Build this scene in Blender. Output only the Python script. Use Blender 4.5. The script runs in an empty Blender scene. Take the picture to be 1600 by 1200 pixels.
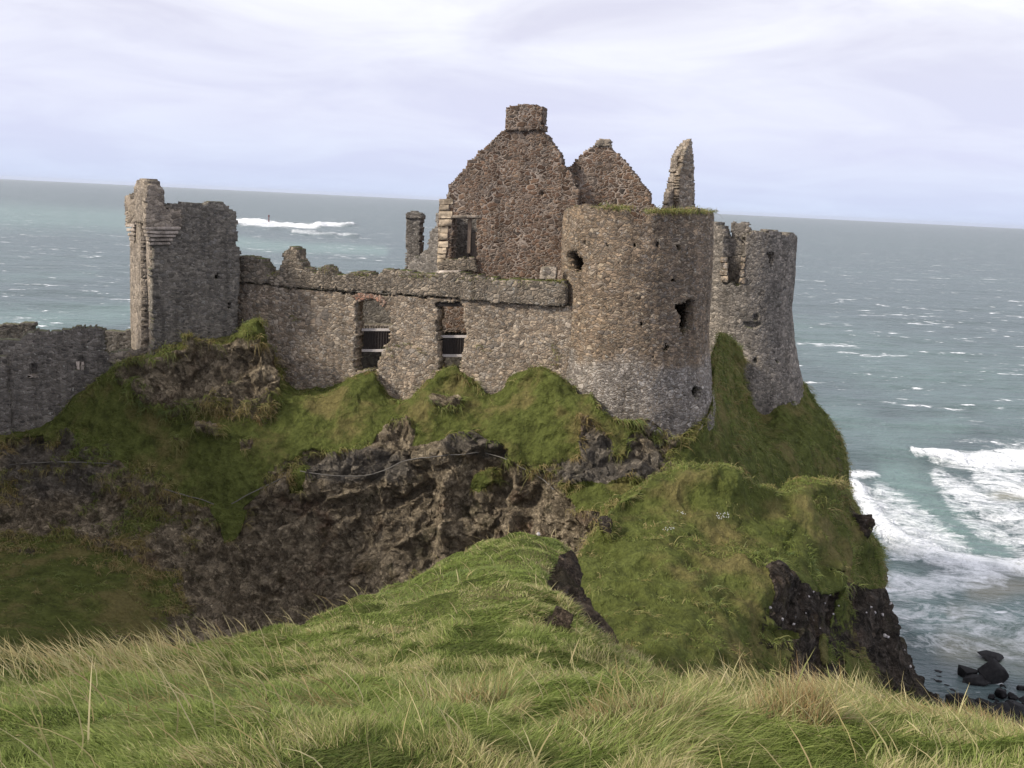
import bpy, math, random
import numpy as np
from mathutils import Matrix, Vector
from mathutils.bvhtree import BVHTree

S = bpy.context.scene
COL = S.collection
R = math.radians

# ------------------------------------------------------------------ camera
EYE = np.array([0.0, 0.0, 34.0])          # eye 34 m above the sea (z = 0)
FPX = 1600.0
PITCH, ROLL = R(10.05), R(2.79)
_f = np.array([0, math.cos(PITCH), -math.sin(PITCH)])
_r0 = np.array([1.0, 0, 0]); _u0 = np.array([0, math.sin(PITCH), math.cos(PITCH)])
_cx = math.cos(ROLL) * _r0 + math.sin(ROLL) * _u0
_cy = -math.sin(ROLL) * _r0 + math.cos(ROLL) * _u0
cam_d = bpy.data.cameras.new('camera'); cam = bpy.data.objects.new('camera', cam_d); COL.objects.link(cam)
cam_d.sensor_width = 36.0; cam_d.lens = 36.0; cam_d.clip_start = 0.1; cam_d.clip_end = 90000
cam.matrix_world = Matrix(((_cx[0], _cy[0], -_f[0], EYE[0]), (_cx[1], _cy[1], -_f[1], EYE[1]),
                           (_cx[2], _cy[2], -_f[2], EYE[2]), (0, 0, 0, 1)))
S.camera = cam

# ------------------------------------------------------------------ sun, sky, exposure
SUN_AZ, SUN_EL = R(-106), R(33)           # azimuth from +Y clockwise; the sun stands on the left, a little behind
SUN_DIR = Vector((math.sin(SUN_AZ) * math.cos(SUN_EL), math.cos(SUN_AZ) * math.cos(SUN_EL), math.sin(SUN_EL)))
sl = bpy.data.lights.new('sun', 'SUN'); sl.energy = 3.6; sl.angle = R(8); sl.color = (1.0, 0.93, 0.82)
so = bpy.data.objects.new('sun', sl); COL.objects.link(so)
so.rotation_euler = SUN_DIR.to_track_quat('Z', 'Y').to_euler(); so.location = (-60, -20, 90)

W = bpy.data.worlds.new('World'); S.world = W; W.use_nodes = True
def build_world():
    nt = W.node_tree; nt.nodes.clear()
    N = nt.nodes.new; L = nt.links.new
    out = N('ShaderNodeOutputWorld'); bg = N('ShaderNodeBackground'); bg.inputs['Strength'].default_value = 0.1
    sky = N('ShaderNodeTexSky'); sky.sky_type = 'NISHITA'; sky.sun_disc = False
    sky.sun_elevation = SUN_EL; sky.sun_rotation = SUN_AZ; sky.air_density = 1.0; sky.dust_density = 2.0
    tc = N('ShaderNodeTexCoord'); sep = N('ShaderNodeSeparateXYZ'); L(tc.outputs['Generated'], sep.inputs[0])
    zc = N('ShaderNodeMath'); zc.operation = 'MAXIMUM'; zc.inputs[1].default_value = 0.0; L(sep.outputs['Z'], zc.inputs[0])
    za = N('ShaderNodeMath'); za.operation = 'ADD'; za.inputs[1].default_value = 0.16; L(zc.outputs[0], za.inputs[0])
    dv = N('ShaderNodeVectorMath'); dv.operation = 'DIVIDE'; L(tc.outputs['Generated'], dv.inputs[0])
    cmb = N('ShaderNodeCombineXYZ'); L(za.outputs[0], cmb.inputs[0]); L(za.outputs[0], cmb.inputs[1]); cmb.inputs[2].default_value = 1.0
    L(cmb.outputs[0], dv.inputs[1])
    mp = N('ShaderNodeMapping'); mp.inputs['Scale'].default_value = (0.9, 1.0, 1.2); mp.inputs['Location'].default_value = (3.1, 0.4, 0.2)
    L(dv.outputs[0], mp.inputs['Vector'])
    n1 = N('ShaderNodeTexNoise'); n1.inputs['Scale'].default_value = 1.5; n1.inputs['Detail'].default_value = 9; n1.inputs['Roughness'].default_value = 0.56
    n1.inputs['Distortion'].default_value = 0.5
    L(mp.outputs[0], n1.inputs['Vector'])
    r1 = N('ShaderNodeValToRGB'); e = r1.color_ramp.elements
    e[0].position = 0.37; e[0].color = (0.0, 0.0, 0.0, 1); e[1].position = 0.66; e[1].color = (1, 1, 1, 1)
    L(n1.outputs[0], r1.inputs[0])
    # cloud base colour by height: bluish lavender at the horizon, near white above
    rh = N('ShaderNodeValToRGB'); e = rh.color_ramp.elements
    e[0].position = 0.0; e[0].color = (0.56, 0.63, 0.83, 1); e[1].position = 0.45; e[1].color = (0.70, 0.69, 0.78, 1)
    k = e.new(0.06); k.color = (0.62, 0.64, 0.83, 1); k = e.new(0.16); k.color = (0.66, 0.655, 0.78, 1)
    L(sep.outputs['Z'], rh.inputs[0])
    rb = N('ShaderNodeValToRGB'); e = rb.color_ramp.elements
    e[0].position = 0.0; e[0].color = (0.60, 0.68, 0.88, 1); e[1].position = 0.4; e[1].color = (0.84, 0.84, 0.875, 1)
    k = e.new(0.08); k.color = (0.72, 0.74, 0.88, 1); k = e.new(0.2); k.color = (0.90, 0.90, 0.95, 1)
    L(sep.outputs['Z'], rb.inputs[0])
    mx = N('ShaderNodeMix'); mx.data_type = 'RGBA'
    L(r1.outputs[0], mx.inputs['Factor']); L(rh.outputs[0], mx.inputs['A']); L(rb.outputs[0], mx.inputs['B'])
    sc = N('ShaderNodeVectorMath'); sc.operation = 'SCALE'; sc.inputs['Scale'].default_value = 9.6
    L(mx.outputs['Result'], sc.inputs[0])
    m2 = N('ShaderNodeMix'); m2.data_type = 'RGBA'; m2.inputs['Factor'].default_value = 0.10
    L(sc.outputs[0], m2.inputs['A']); L(sky.outputs[0], m2.inputs['B'])
    L(m2.outputs['Result'], bg.inputs['Color']); L(bg.outputs[0], out.inputs[0])
build_world()
W.cycles_visibility.camera = True
S.view_settings.view_transform = 'Standard'; S.view_settings.look = 'None'
S.view_settings.exposure = 0.36; S.view_settings.gamma = 1.0
S.cycles.max_bounces = 6; S.cycles.transparent_max_bounces = 8
S.cycles.use_denoising = True

# ------------------------------------------------------------------ pixel <-> world helpers (photo is 1600 x 1200)
def ray(px, py):
    return _f * FPX + (px - 800.0) * _cx + (600.0 - py) * _cy
def at(px, py, Y):
    d = ray(px, py); return EYE + d * (Y / d[1])
def at_z(px, py, z):
    d = ray(px, py); return EYE + d * ((z - EYE[2]) / d[2])
def project(P):
    q = np.asarray(P, float) - EYE
    zf = q @ _f; zf = np.where(np.abs(zf) < 1e-6, 1e-6, zf)
    return 800 + FPX * (q @ _cx) / zf, 600 - FPX * (q @ _cy) / zf, zf

# ------------------------------------------------------------------ numpy noise
def _h(ix, iy, iz, k=0):
    n = (ix.astype(np.int64) * 374761393 + iy.astype(np.int64) * 668265263 + iz.astype(np.int64) * 2147483647 + k * 974711) & 0xffffffff
    n = ((n ^ (n >> 13)) * 1274126177) & 0xffffffff
    n = ((n ^ (n >> 16)) * 2246822519) & 0xffffffff
    n = n ^ (n >> 15)
    return (n & 0xffffff) / float(0xffffff)
def vnoise(p, k=0):
    i = np.floor(p); f = p - i; f = f * f * f * (f * (f * 6 - 15) + 10)
    x, y, z = i[:, 0], i[:, 1], i[:, 2]; r = 0
    for a in (0, 1):
        wa = f[:, 0] if a else 1 - f[:, 0]
        for b in (0, 1):
            wb = f[:, 1] if b else 1 - f[:, 1]
            for c in (0, 1):
                wc = f[:, 2] if c else 1 - f[:, 2]
                r = r + wa * wb * wc * _h(x + a, y + b, z + c, k)
    return r * 2 - 1
def fbm(p, octv=4, k=0, gain=0.5):
    p = np.asarray(p, float); s = 0; a = 1.0; t = 0
    for o in range(octv):
        s = s + a * vnoise(p * (2.03 ** o) + o * 17.3, k + o); t += a; a *= gain
    return s / t
def worley(p, k=0):
    i = np.floor(p); f1 = np.full(len(p), 9.0); f2 = np.full(len(p), 9.0); idv = np.zeros(len(p))
    for a in (-1, 0, 1):
        for b in (-1, 0, 1):
            for c in (-1, 0, 1):
                x, y, z = i[:, 0] + a, i[:, 1] + b, i[:, 2] + c
                d = np.sqrt((x + _h(x, y, z, k) - p[:, 0]) ** 2 + (y + _h(x, y, z, k + 1) - p[:, 1]) ** 2 + (z + _h(x, y, z, k + 2) - p[:, 2]) ** 2)
                nearer = d < f1
                f2 = np.where(nearer, f1, np.minimum(f2, d))
                idv = np.where(nearer, _h(x, y, z, k + 3), idv)
                f1 = np.where(nearer, d, f1)
    return f1, f2, idv
def sstep(a, b, x):
    t = np.clip((x - a) / (b - a), 0, 1); return t * t * (3 - 2 * t)

# ------------------------------------------------------------------ object helpers
def mesh_from(name, V, F4=None, F3=None, smooth=False):
    me = bpy.data.meshes.new(name)
    V = np.asarray(V, np.float32)
    parts = []; tot = []
    if F4 is not None and len(F4): F4 = np.asarray(F4, np.int32); parts.append(F4.ravel()); tot.append(np.full(len(F4), 4, np.int32))
    if F3 is not None and len(F3): F3 = np.asarray(F3, np.int32); parts.append(F3.ravel()); tot.append(np.full(len(F3), 3, np.int32))
    loops = np.concatenate(parts); tot = np.concatenate(tot)
    start = np.concatenate(([0], np.cumsum(tot)[:-1])).astype(np.int32)
    me.vertices.add(len(V)); me.vertices.foreach_set('co', V.ravel())
    me.loops.add(len(loops)); me.loops.foreach_set('vertex_index', loops)
    me.polygons.add(len(tot)); me.polygons.foreach_set('loop_start', start); me.polygons.foreach_set('loop_total', tot)
    if smooth: me.polygons.foreach_set('use_smooth', np.ones(len(tot), bool))
    me.update(calc_edges=True)
    return me
def fattr(me, name, vals):
    a = me.attributes.new(name, 'FLOAT', 'POINT'); a.data.foreach_set('value', np.asarray(vals, np.float32))
def link(name, me, mat, parent=None, origin=None):
    """link a mesh built in world coordinates; its origin moves to `origin` (world) and it hangs under `parent`"""
    o = bpy.data.objects.new(name, me); COL.objects.link(o)
    if mat is not None: me.materials.append(mat)
    if parent is not None:
        base = Vector(parent['wloc'])
        me.transform(Matrix.Translation(-base)); o.parent = parent
        o['wloc'] = tuple(base)
    elif origin is not None:
        me.transform(Matrix.Translation(-Vector(origin))); o.location = Vector(origin); o['wloc'] = tuple(Vector(origin))
    else:
        o['wloc'] = (0.0, 0.0, 0.0)
    return o
def thing(name, label, cat, loc, group=None):
    o = bpy.data.objects.new(name, None); COL.objects.link(o); o.empty_display_size = 0.3
    o.location = Vector(loc); o['wloc'] = tuple(Vector(loc)); o['label'] = label; o['category'] = cat; o['kind'] = 'thing'
    if group: o['group'] = group
    return o
def tag(o, label, cat, group=None):
    o['label'] = label; o['category'] = cat; o['kind'] = 'thing'
    if group: o['group'] = group
    return o
def box_mesh(name, c, ax, ay, az, jit=0.0, seed=0, bev=0.02):
    """box with centre c and three half-axis vectors, each face subdivided a little so that it can be worn"""
    rng = np.random.default_rng(seed); c = np.asarray(c, float)
    A = [np.asarray(v, float) for v in (ax, ay, az)]
    s = np.array([-1, -0.92, 0.0, 0.92, 1.0]); V = {}; VL = []; F = []
    def vid(a, b, d):
        k = (a, b, d)
        if k not in V:
            q = np.array([s[a], s[b], s[d]])
            edge = (np.abs(q) > 0.99).sum()
            if edge == 2: q = np.where(np.abs(q) > 0.99, q * (1 - 0.02), q)
            if edge == 3: q = q * (1 - 0.04)
            VL.append(c + q[0] * A[0] + q[1] * A[1] + q[2] * A[2] + rng.normal(0, 1, 3) * jit)
            V[k] = len(VL) - 1
        return V[k]
    for a in range(4):
        for b in range(4):
            F.append([vid(a, b, 0), vid(a, b + 1, 0), vid(a + 1, b + 1, 0), vid(a + 1, b, 0)])
            F.append([vid(a, b, 4), vid(a + 1, b, 4), vid(a + 1, b + 1, 4), vid(a, b + 1, 4)])
            F.append([vid(a, 0, b), vid(a + 1, 0, b), vid(a + 1, 0, b + 1), vid(a, 0, b + 1)])
            F.append([vid(a, 4, b), vid(a, 4, b + 1), vid(a + 1, 4, b + 1), vid(a + 1, 4, b)])
            F.append([vid(0, a, b), vid(0, a, b + 1), vid(0, a + 1, b + 1), vid(0, a + 1, b)])
            F.append([vid(4, a, b), vid(4, a + 1, b), vid(4, a + 1, b + 1), vid(4, a, b + 1)])
    return mesh_from(name, np.array(VL), F)
def tube_mesh(name, pts, rad, n=6):
    pts = [np.asarray(p, float) for p in pts]; V = []; F = []
    for i, p in enumerate(pts):
        d = pts[min(i + 1, len(pts) - 1)] - pts[max(i - 1, 0)]; d = d / (np.linalg.norm(d) + 1e-9)
        a = np.cross(d, [0, 0, 1.0]);
        if np.linalg.norm(a) < 1e-3: a = np.cross(d, [1.0, 0, 0])
        a /= np.linalg.norm(a); b = np.cross(a, d)
        r = rad[i] if hasattr(rad, '__len__') else rad
        for k in range(n):
            t = 2 * math.pi * k / n; V.append(p + r * (math.cos(t) * a + math.sin(t) * b))
    for i in range(len(pts) - 1):
        for k in range(n):
            F.append([i * n + k, i * n + (k + 1) % n, (i + 1) * n + (k + 1) % n, (i + 1) * n + k])
    return mesh_from(name, V, F, smooth=True)

# ------------------------------------------------------------------ materials
class NT:
    def __init__(s, name):
        s.m = bpy.data.materials.new(name); s.m.use_nodes = True; s.t = s.m.node_tree; s.t.nodes.clear()
        s.out = s.t.nodes.new('ShaderNodeOutputMaterial')
    def n(s, typ, **kw):
        nd = s.t.nodes.new('ShaderNode' + typ)
        for k, v in kw.items():
            if k in nd.inputs.keys(): nd.inputs[k].default_value = v
            else: setattr(nd, k, v)
        return nd
    def l(s, a, b): s.t.links.new(a, b)
    def math(s, op, a, b=None, clamp=False):
        nd = s.t.nodes.new('ShaderNodeMath'); nd.operation = op; nd.use_clamp = clamp
        for i, v in enumerate((a, b)):
            if v is None: continue
            if isinstance(v, (int, float)): nd.inputs[i].default_value = v
            else: s.l(v, nd.inputs[i])
        return nd.outputs[0]
    def mix(s, fac, a, b, typ='MIX'):
        nd = s.t.nodes.new('ShaderNodeMix'); nd.data_type = 'RGBA'; nd.blend_type = typ
        for k, v in (('Factor', fac), ('A', a), ('B', b)):
            if isinstance(v, (int, float)): nd.inputs[k].default_value = v
            elif isinstance(v, tuple): nd.inputs[k].default_value = v if len(v) == 4 else v + (1,)
            else: s.l(v, nd.inputs[k])
        return nd.outputs['Result']
    def ramp(s, fac, stops, interp='LINEAR'):
        nd = s.t.nodes.new('ShaderNodeValToRGB'); cr = nd.color_ramp; cr.interpolation = interp
        while len(cr.elements) < len(stops): cr.elements.new(0.5)
        for e, (p, c) in zip(cr.elements, stops):
            e.position = p; e.color = (c, c, c, 1) if isinstance(c, (int, float)) else (c if len(c) == 4 else tuple(c) + (1,))
        s.l(fac, nd.inputs[0]); return nd.outputs[0]
    def noise(s, vec, scale, detail=4, rough=0.55, dist=0.0):
        nd = s.t.nodes.new('ShaderNodeTexNoise'); nd.inputs['Scale'].default_value = scale; nd.inputs['Detail'].default_value = detail
        nd.inputs['Roughness'].default_value = rough; nd.inputs['Distortion'].default_value = dist
        if vec is not None: s.l(vec, nd.inputs['Vector'])
        return nd
    def mapr(s, v, a, b, c=0.0, d=1.0):
        nd = s.t.nodes.new('ShaderNodeMapRange'); nd.interpolation_type = 'SMOOTHSTEP'
        for i, q in zip((1, 2, 3, 4), (a, b, c, d)): nd.inputs[i].default_value = q
        s.l(v, nd.inputs[0]); return nd.outputs[0]
    def bsdf(s, col, rough=0.9, normal=None, spec=0.2):
        b = s.n('BsdfPrincipled'); b.inputs['Specular IOR Level'].default_value = spec
        if isinstance(rough, (int, float)): b.inputs['Roughness'].default_value = rough
        else: s.l(rough, b.inputs['Roughness'])
        if isinstance(col, tuple): b.inputs['Base Color'].default_value = col if len(col) == 4 else col + (1,)
        else: s.l(col, b.inputs['Base Color'])
        if normal is not None: s.l(normal, b.inputs['Normal'])
        s.l(b.outputs[0], s.out.inputs[0]); return b
    def bump(s, h, strength, dist):
        b = s.n('Bump'); b.inputs['Strength'].default_value = strength; b.inputs['Distance'].default_value = dist
        s.l(h, b.inputs['Height']); return b.outputs[0]

def masonry(name, stones, mortar, scale=3.2, flat=1.5, joint=(0.02, 0.09), moss=0.5, warp=0.35, pale=None, pale_z=None, bump=0.75, val=1.0, dirt=0.4):
    """random rubble: one Voronoi cell is one stone, the cell border is the joint; optional paler stones below pale_z (object z, m)"""
    g = NT(name); tc = g.n('TexCoord')
    wn = g.noise(tc.outputs['Object'], 1.7, 3); wv = g.n('VectorMath', operation='SCALE'); wv.inputs['Scale'].default_value = warp
    g.l(wn.outputs['Color'], wv.inputs[0])
    ad = g.n('VectorMath', operation='ADD'); g.l(tc.outputs['Object'], ad.inputs[0]); g.l(wv.outputs[0], ad.inputs[1])
    mp = g.n('Mapping'); mp.inputs['Scale'].default_value = (1, 1, flat); g.l(ad.outputs[0], mp.inputs[0])
    v1 = g.n('TexVoronoi', feature='F1'); v1.inputs['Scale'].default_value = scale; g.l(mp.outputs[0], v1.inputs['Vector'])
    ve = g.n('TexVoronoi', feature='DISTANCE_TO_EDGE'); ve.inputs['Scale'].default_value = scale; g.l(mp.outputs[0], ve.inputs['Vector'])
    # patches laid with bigger blocks
    v2 = g.n('TexVoronoi', feature='F1'); v2.inputs['Scale'].default_value = scale * 0.58; g.l(mp.outputs[0], v2.inputs['Vector'])
    v3 = g.n('TexVoronoi', feature='DISTANCE_TO_EDGE'); v3.inputs['Scale'].default_value = scale * 0.58; g.l(mp.outputs[0], v3.inputs['Vector'])
    sz_ = g.noise(tc.outputs['Object'], 0.9, 3, 0.6); pick = g.mapr(sz_.outputs[0], 0.52, 0.54)
    spc = g.mix(pick, v1.outputs['Color'], v2.outputs['Color']); sp = g.n('SeparateColor'); g.l(spc, sp.inputs[0])
    edge = g.math('ADD', g.math('MULTIPLY', ve.outputs['Distance'], g.math('SUBTRACT', 1.0, pick)), g.math('MULTIPLY', v3.outputs['Distance'], pick))
    k = len(stones)
    col = g.ramp(sp.outputs[0], [(i / max(1, k - 1), c) for i, c in enumerate(stones)])
    if pale is not None:
        sz = g.n('SeparateXYZ'); g.l(tc.outputs['Object'], sz.inputs[0])
        pn = g.noise(tc.outputs['Object'], 0.55, 5, 0.65)
        zz = g.math('ADD', sz.outputs['Z'], g.math('MULTIPLY', pn.outputs[0], 3.0))
        pf = g.mapr(zz, pale_z + 1.9, pale_z + 1.1)
        colp = g.ramp(sp.outputs[0], [(i / max(1, len(pale) - 1), c) for i, c in enumerate(pale)])
        col = g.mix(pf, col, colp)
    br = g.ramp(sp.outputs[1], [(0, 0.55), (0.5, 0.97), (1, 1.4)])
    col = g.mix(1.0, col, br, 'MULTIPLY')
    fine = g.noise(tc.outputs['Object'], 14, 5, 0.7)
    col = g.mix(0.8, col, g.ramp(fine.outputs[0], [(0.3, 0.55), (0.7, 1.4)]), 'MULTIPLY')
    jn = g.noise(tc.outputs['Object'], 6, 3)
    jd = g.math('ADD', edge, g.math('MULTIPLY', g.math('SUBTRACT', jn.outputs[0], 0.5), 0.06))
    jf = g.mapr(jd, joint[1], joint[0])
    mn = g.noise(tc.outputs['Object'], 0.8, 4)
    mcol = g.mix(g.ramp(mn.outputs[0], [(0.35, 0.0), (0.65, 1.0)]), mortar[0], mortar[1])
    col = g.mix(jf, col, mcol)
    st = g.noise(tc.outputs['Object'], 0.45, 5, 0.62, 0.6)
    col = g.mix(dirt, col, g.ramp(st.outputs[0], [(0.3, (0.45, 0.44, 0.42)), (0.5, (0.95, 0.93, 0.9)), (0.72, (1.45, 1.38, 1.25))]), 'MULTIPLY')
    sm = g.n('Mapping'); sm.inputs['Scale'].default_value = (1.6, 1.6, 0.16); g.l(tc.outputs['Object'], sm.inputs[0])
    sk = g.noise(sm.outputs[0], 1.0, 5, 0.65); col = g.mix(0.7, col, g.ramp(sk.outputs[0], [(0.34, 0.55), (0.5, 1.0), (0.7, 1.15)]), 'MULTIPLY')   # damp streaks
    li = g.noise(tc.outputs['Object'], 3.1, 6, 0.75); col = g.mix(g.mapr(li.outputs[0], 0.61, 0.68), col, (0.36, 0.345, 0.31))                       # lichen
    ge = g.n('NewGeometry'); sn = g.n('SeparateXYZ'); g.l(ge.outputs['True Normal'], sn.inputs[0])
    gn = g.noise(tc.outputs['Object'], 1.6, 5, 0.7)
    mz = g.math('ADD', sn.outputs['Z'], g.math('MULTIPLY', g.math('SUBTRACT', gn.outputs[0], 0.5), 1.5))
    mf = g.math('MULTIPLY', g.mapr(mz, 0.62, 0.95), moss)
    gcol = g.ramp(fine.outputs[0], [(0.3, (0.035, 0.05, 0.012)), (0.6, (0.10, 0.11, 0.03)), (0.8, (0.17, 0.15, 0.06))])
    col = g.mix(mf, col, gcol)
    if val != 1.0: col = g.mix(1.0, col, (val, val, val), 'MULTIPLY')
    h = g.math('ADD', g.mapr(edge, 0.0, 0.2), g.math('MULTIPLY', fine.outputs[0], 0.55))
    h = g.math('ADD', h, g.math('MULTIPLY', sp.outputs[2], 0.6))
    g.bsdf(col, 0.92, g.bump(h, bump, 0.07), 0.15)
    return g.m

M = {}
M['tower'] = masonry('tower_rubble', [(0.137, 0.105, 0.081), (0.208, 0.155, 0.11), (0.27, 0.20, 0.138), (0.176, 0.149, 0.127), (0.31, 0.25, 0.182)],
                     ((0.13, 0.105, 0.08), (0.20, 0.16, 0.12)), scale=5.0, flat=2.1, joint=(0.015, 0.075), bump=0.75, warp=0.5, val=1.15, pale=[(0.20, 0.18, 0.162), (0.29, 0.262, 0.235), (0.24, 0.212, 0.19), (0.35, 0.32, 0.29), (0.17, 0.152, 0.138)], pale_z=3.4)
M['tower_far'] = masonry('far_tower_rubble', [(0.13, 0.115, 0.10), (0.21, 0.185, 0.16), (0.27, 0.235, 0.20), (0.17, 0.155, 0.14)],
                         ((0.10, 0.09, 0.08), (0.17, 0.15, 0.13)), scale=4.8, flat=1.6, joint=(0.015, 0.07), moss=0.5, bump=0.6, val=1.1)
M['curtain'] = masonry('curtain_rubble', [(0.18, 0.145, 0.112), (0.265, 0.205, 0.152), (0.335, 0.268, 0.20), (0.24, 0.21, 0.18), (0.41, 0.34, 0.262)],
                       ((0.13, 0.11, 0.09), (0.22, 0.185, 0.15)), scale=4.6, flat=1.6, joint=(0.01, 0.07), bump=0.6, val=1.15)
M['parapet'] = masonry('parapet_rubble', [(0.17, 0.145, 0.115), (0.25, 0.205, 0.16), (0.30, 0.25, 0.195), (0.21, 0.19, 0.165)],
                       ((0.12, 0.105, 0.085), (0.19, 0.165, 0.135)), scale=4.4, flat=1.6, joint=(0.01, 0.07), moss=1.0)
M['gable'] = masonry('gable_rubble', [(0.095, 0.062, 0.046), (0.15, 0.095, 0.066), (0.185, 0.122, 0.084), (0.125, 0.102, 0.088), (0.215, 0.15, 0.105)],
                     ((0.25, 0.20, 0.165), (0.37, 0.31, 0.265)), scale=3.3, flat=1.8, joint=(0.03, 0.095), moss=0.6, dirt=0.45, warp=0.5)
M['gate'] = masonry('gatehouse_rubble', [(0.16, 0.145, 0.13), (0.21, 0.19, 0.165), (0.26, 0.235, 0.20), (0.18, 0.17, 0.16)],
                    ((0.15, 0.135, 0.12), (0.2, 0.18, 0.155)), scale=5.0, flat=2.0, joint=(0.01, 0.06), moss=0.6, val=0.85, bump=0.5)  # stone dimmed to deepen the shade on the tower's front
M['dressed'] = masonry('weathered_dressed_stone', [(0.25, 0.21, 0.175), (0.31, 0.262, 0.215), (0.22, 0.19, 0.165)],
                       ((0.28, 0.235, 0.185), (0.33, 0.28, 0.22)), scale=3.4, flat=1.4, joint=(0.0, 0.05), moss=0.3, bump=0.6)
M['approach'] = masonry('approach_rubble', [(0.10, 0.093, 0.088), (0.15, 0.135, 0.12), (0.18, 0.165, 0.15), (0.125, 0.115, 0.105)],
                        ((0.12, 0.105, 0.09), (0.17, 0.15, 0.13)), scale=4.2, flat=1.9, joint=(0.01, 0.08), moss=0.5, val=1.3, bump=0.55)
M['sand'] = masonry('pale_sandstone', [(0.40, 0.32, 0.235), (0.46, 0.375, 0.28), (0.37, 0.31, 0.235)], ((0.38, 0.31, 0.23), (0.44, 0.36, 0.27)),
                    scale=0.9, flat=1, joint=(0.0, 0.01), moss=0.15, bump=0.3)
M['corbel'] = masonry('corbel_stone', [(0.36, 0.31, 0.27), (0.44, 0.38, 0.33), (0.40, 0.34, 0.29)], ((0.22, 0.19, 0.16), (0.3, 0.26, 0.22)),
                      scale=1.8, flat=0.4, joint=(0.0, 0.03), moss=0.1, bump=0.4)
M['brick'] = masonry('red_sandstone', [(0.26, 0.13, 0.09), (0.33, 0.19, 0.14), (0.3, 0.22, 0.17)], ((0.25, 0.2, 0.16), (0.3, 0.25, 0.2)), scale=3.5, flat=1, joint=(0.02, 0.06), moss=0.1)

def plain(name, c1, c2, scale=6, rough=0.8, bump=0.3):
    g = NT(name); tc = g.n('TexCoord'); n = g.noise(tc.outputs['Object'], scale, 6, 0.65)
    g.bsdf(g.ramp(n.outputs[0], [(0.3, c1), (0.7, c2)]), rough, g.bump(n.outputs[0], bump, 0.03)); return g.m
M['rail'] = plain('painted_rail', (0.42, 0.38, 0.36), (0.56, 0.51, 0.48), 9, 0.7, 0.1)
M['board'] = plain('dark_boards', (0.022, 0.019, 0.018), (0.05, 0.04, 0.036), 12, 0.8)
M['wood'] = plain('weathered_wood', (0.26, 0.19, 0.14), (0.38, 0.29, 0.22), 10, 0.8)
M['cable'] = plain('galvanised_cable', (0.11, 0.10, 0.09), (0.20, 0.185, 0.16), 8, 0.6, 0.1)
M['boulder'] = plain('wet_basalt', (0.005, 0.005, 0.006), (0.026, 0.025, 0.026), 2.6, 0.75, 1.0)
M['pale'] = plain('pale_lichen_stone', (0.30, 0.27, 0.25), (0.62, 0.57, 0.54), 5, 0.9, 0.5)
M['flower'] = plain('white_petals', (0.62, 0.62, 0.56), (0.82, 0.82, 0.78), 8, 0.8, 0.1)
M['buoy'] = plain('rusty_red_marker', (0.10, 0.035, 0.03), (0.15, 0.05, 0.045), 3, 0.7, 0.1)

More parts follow.
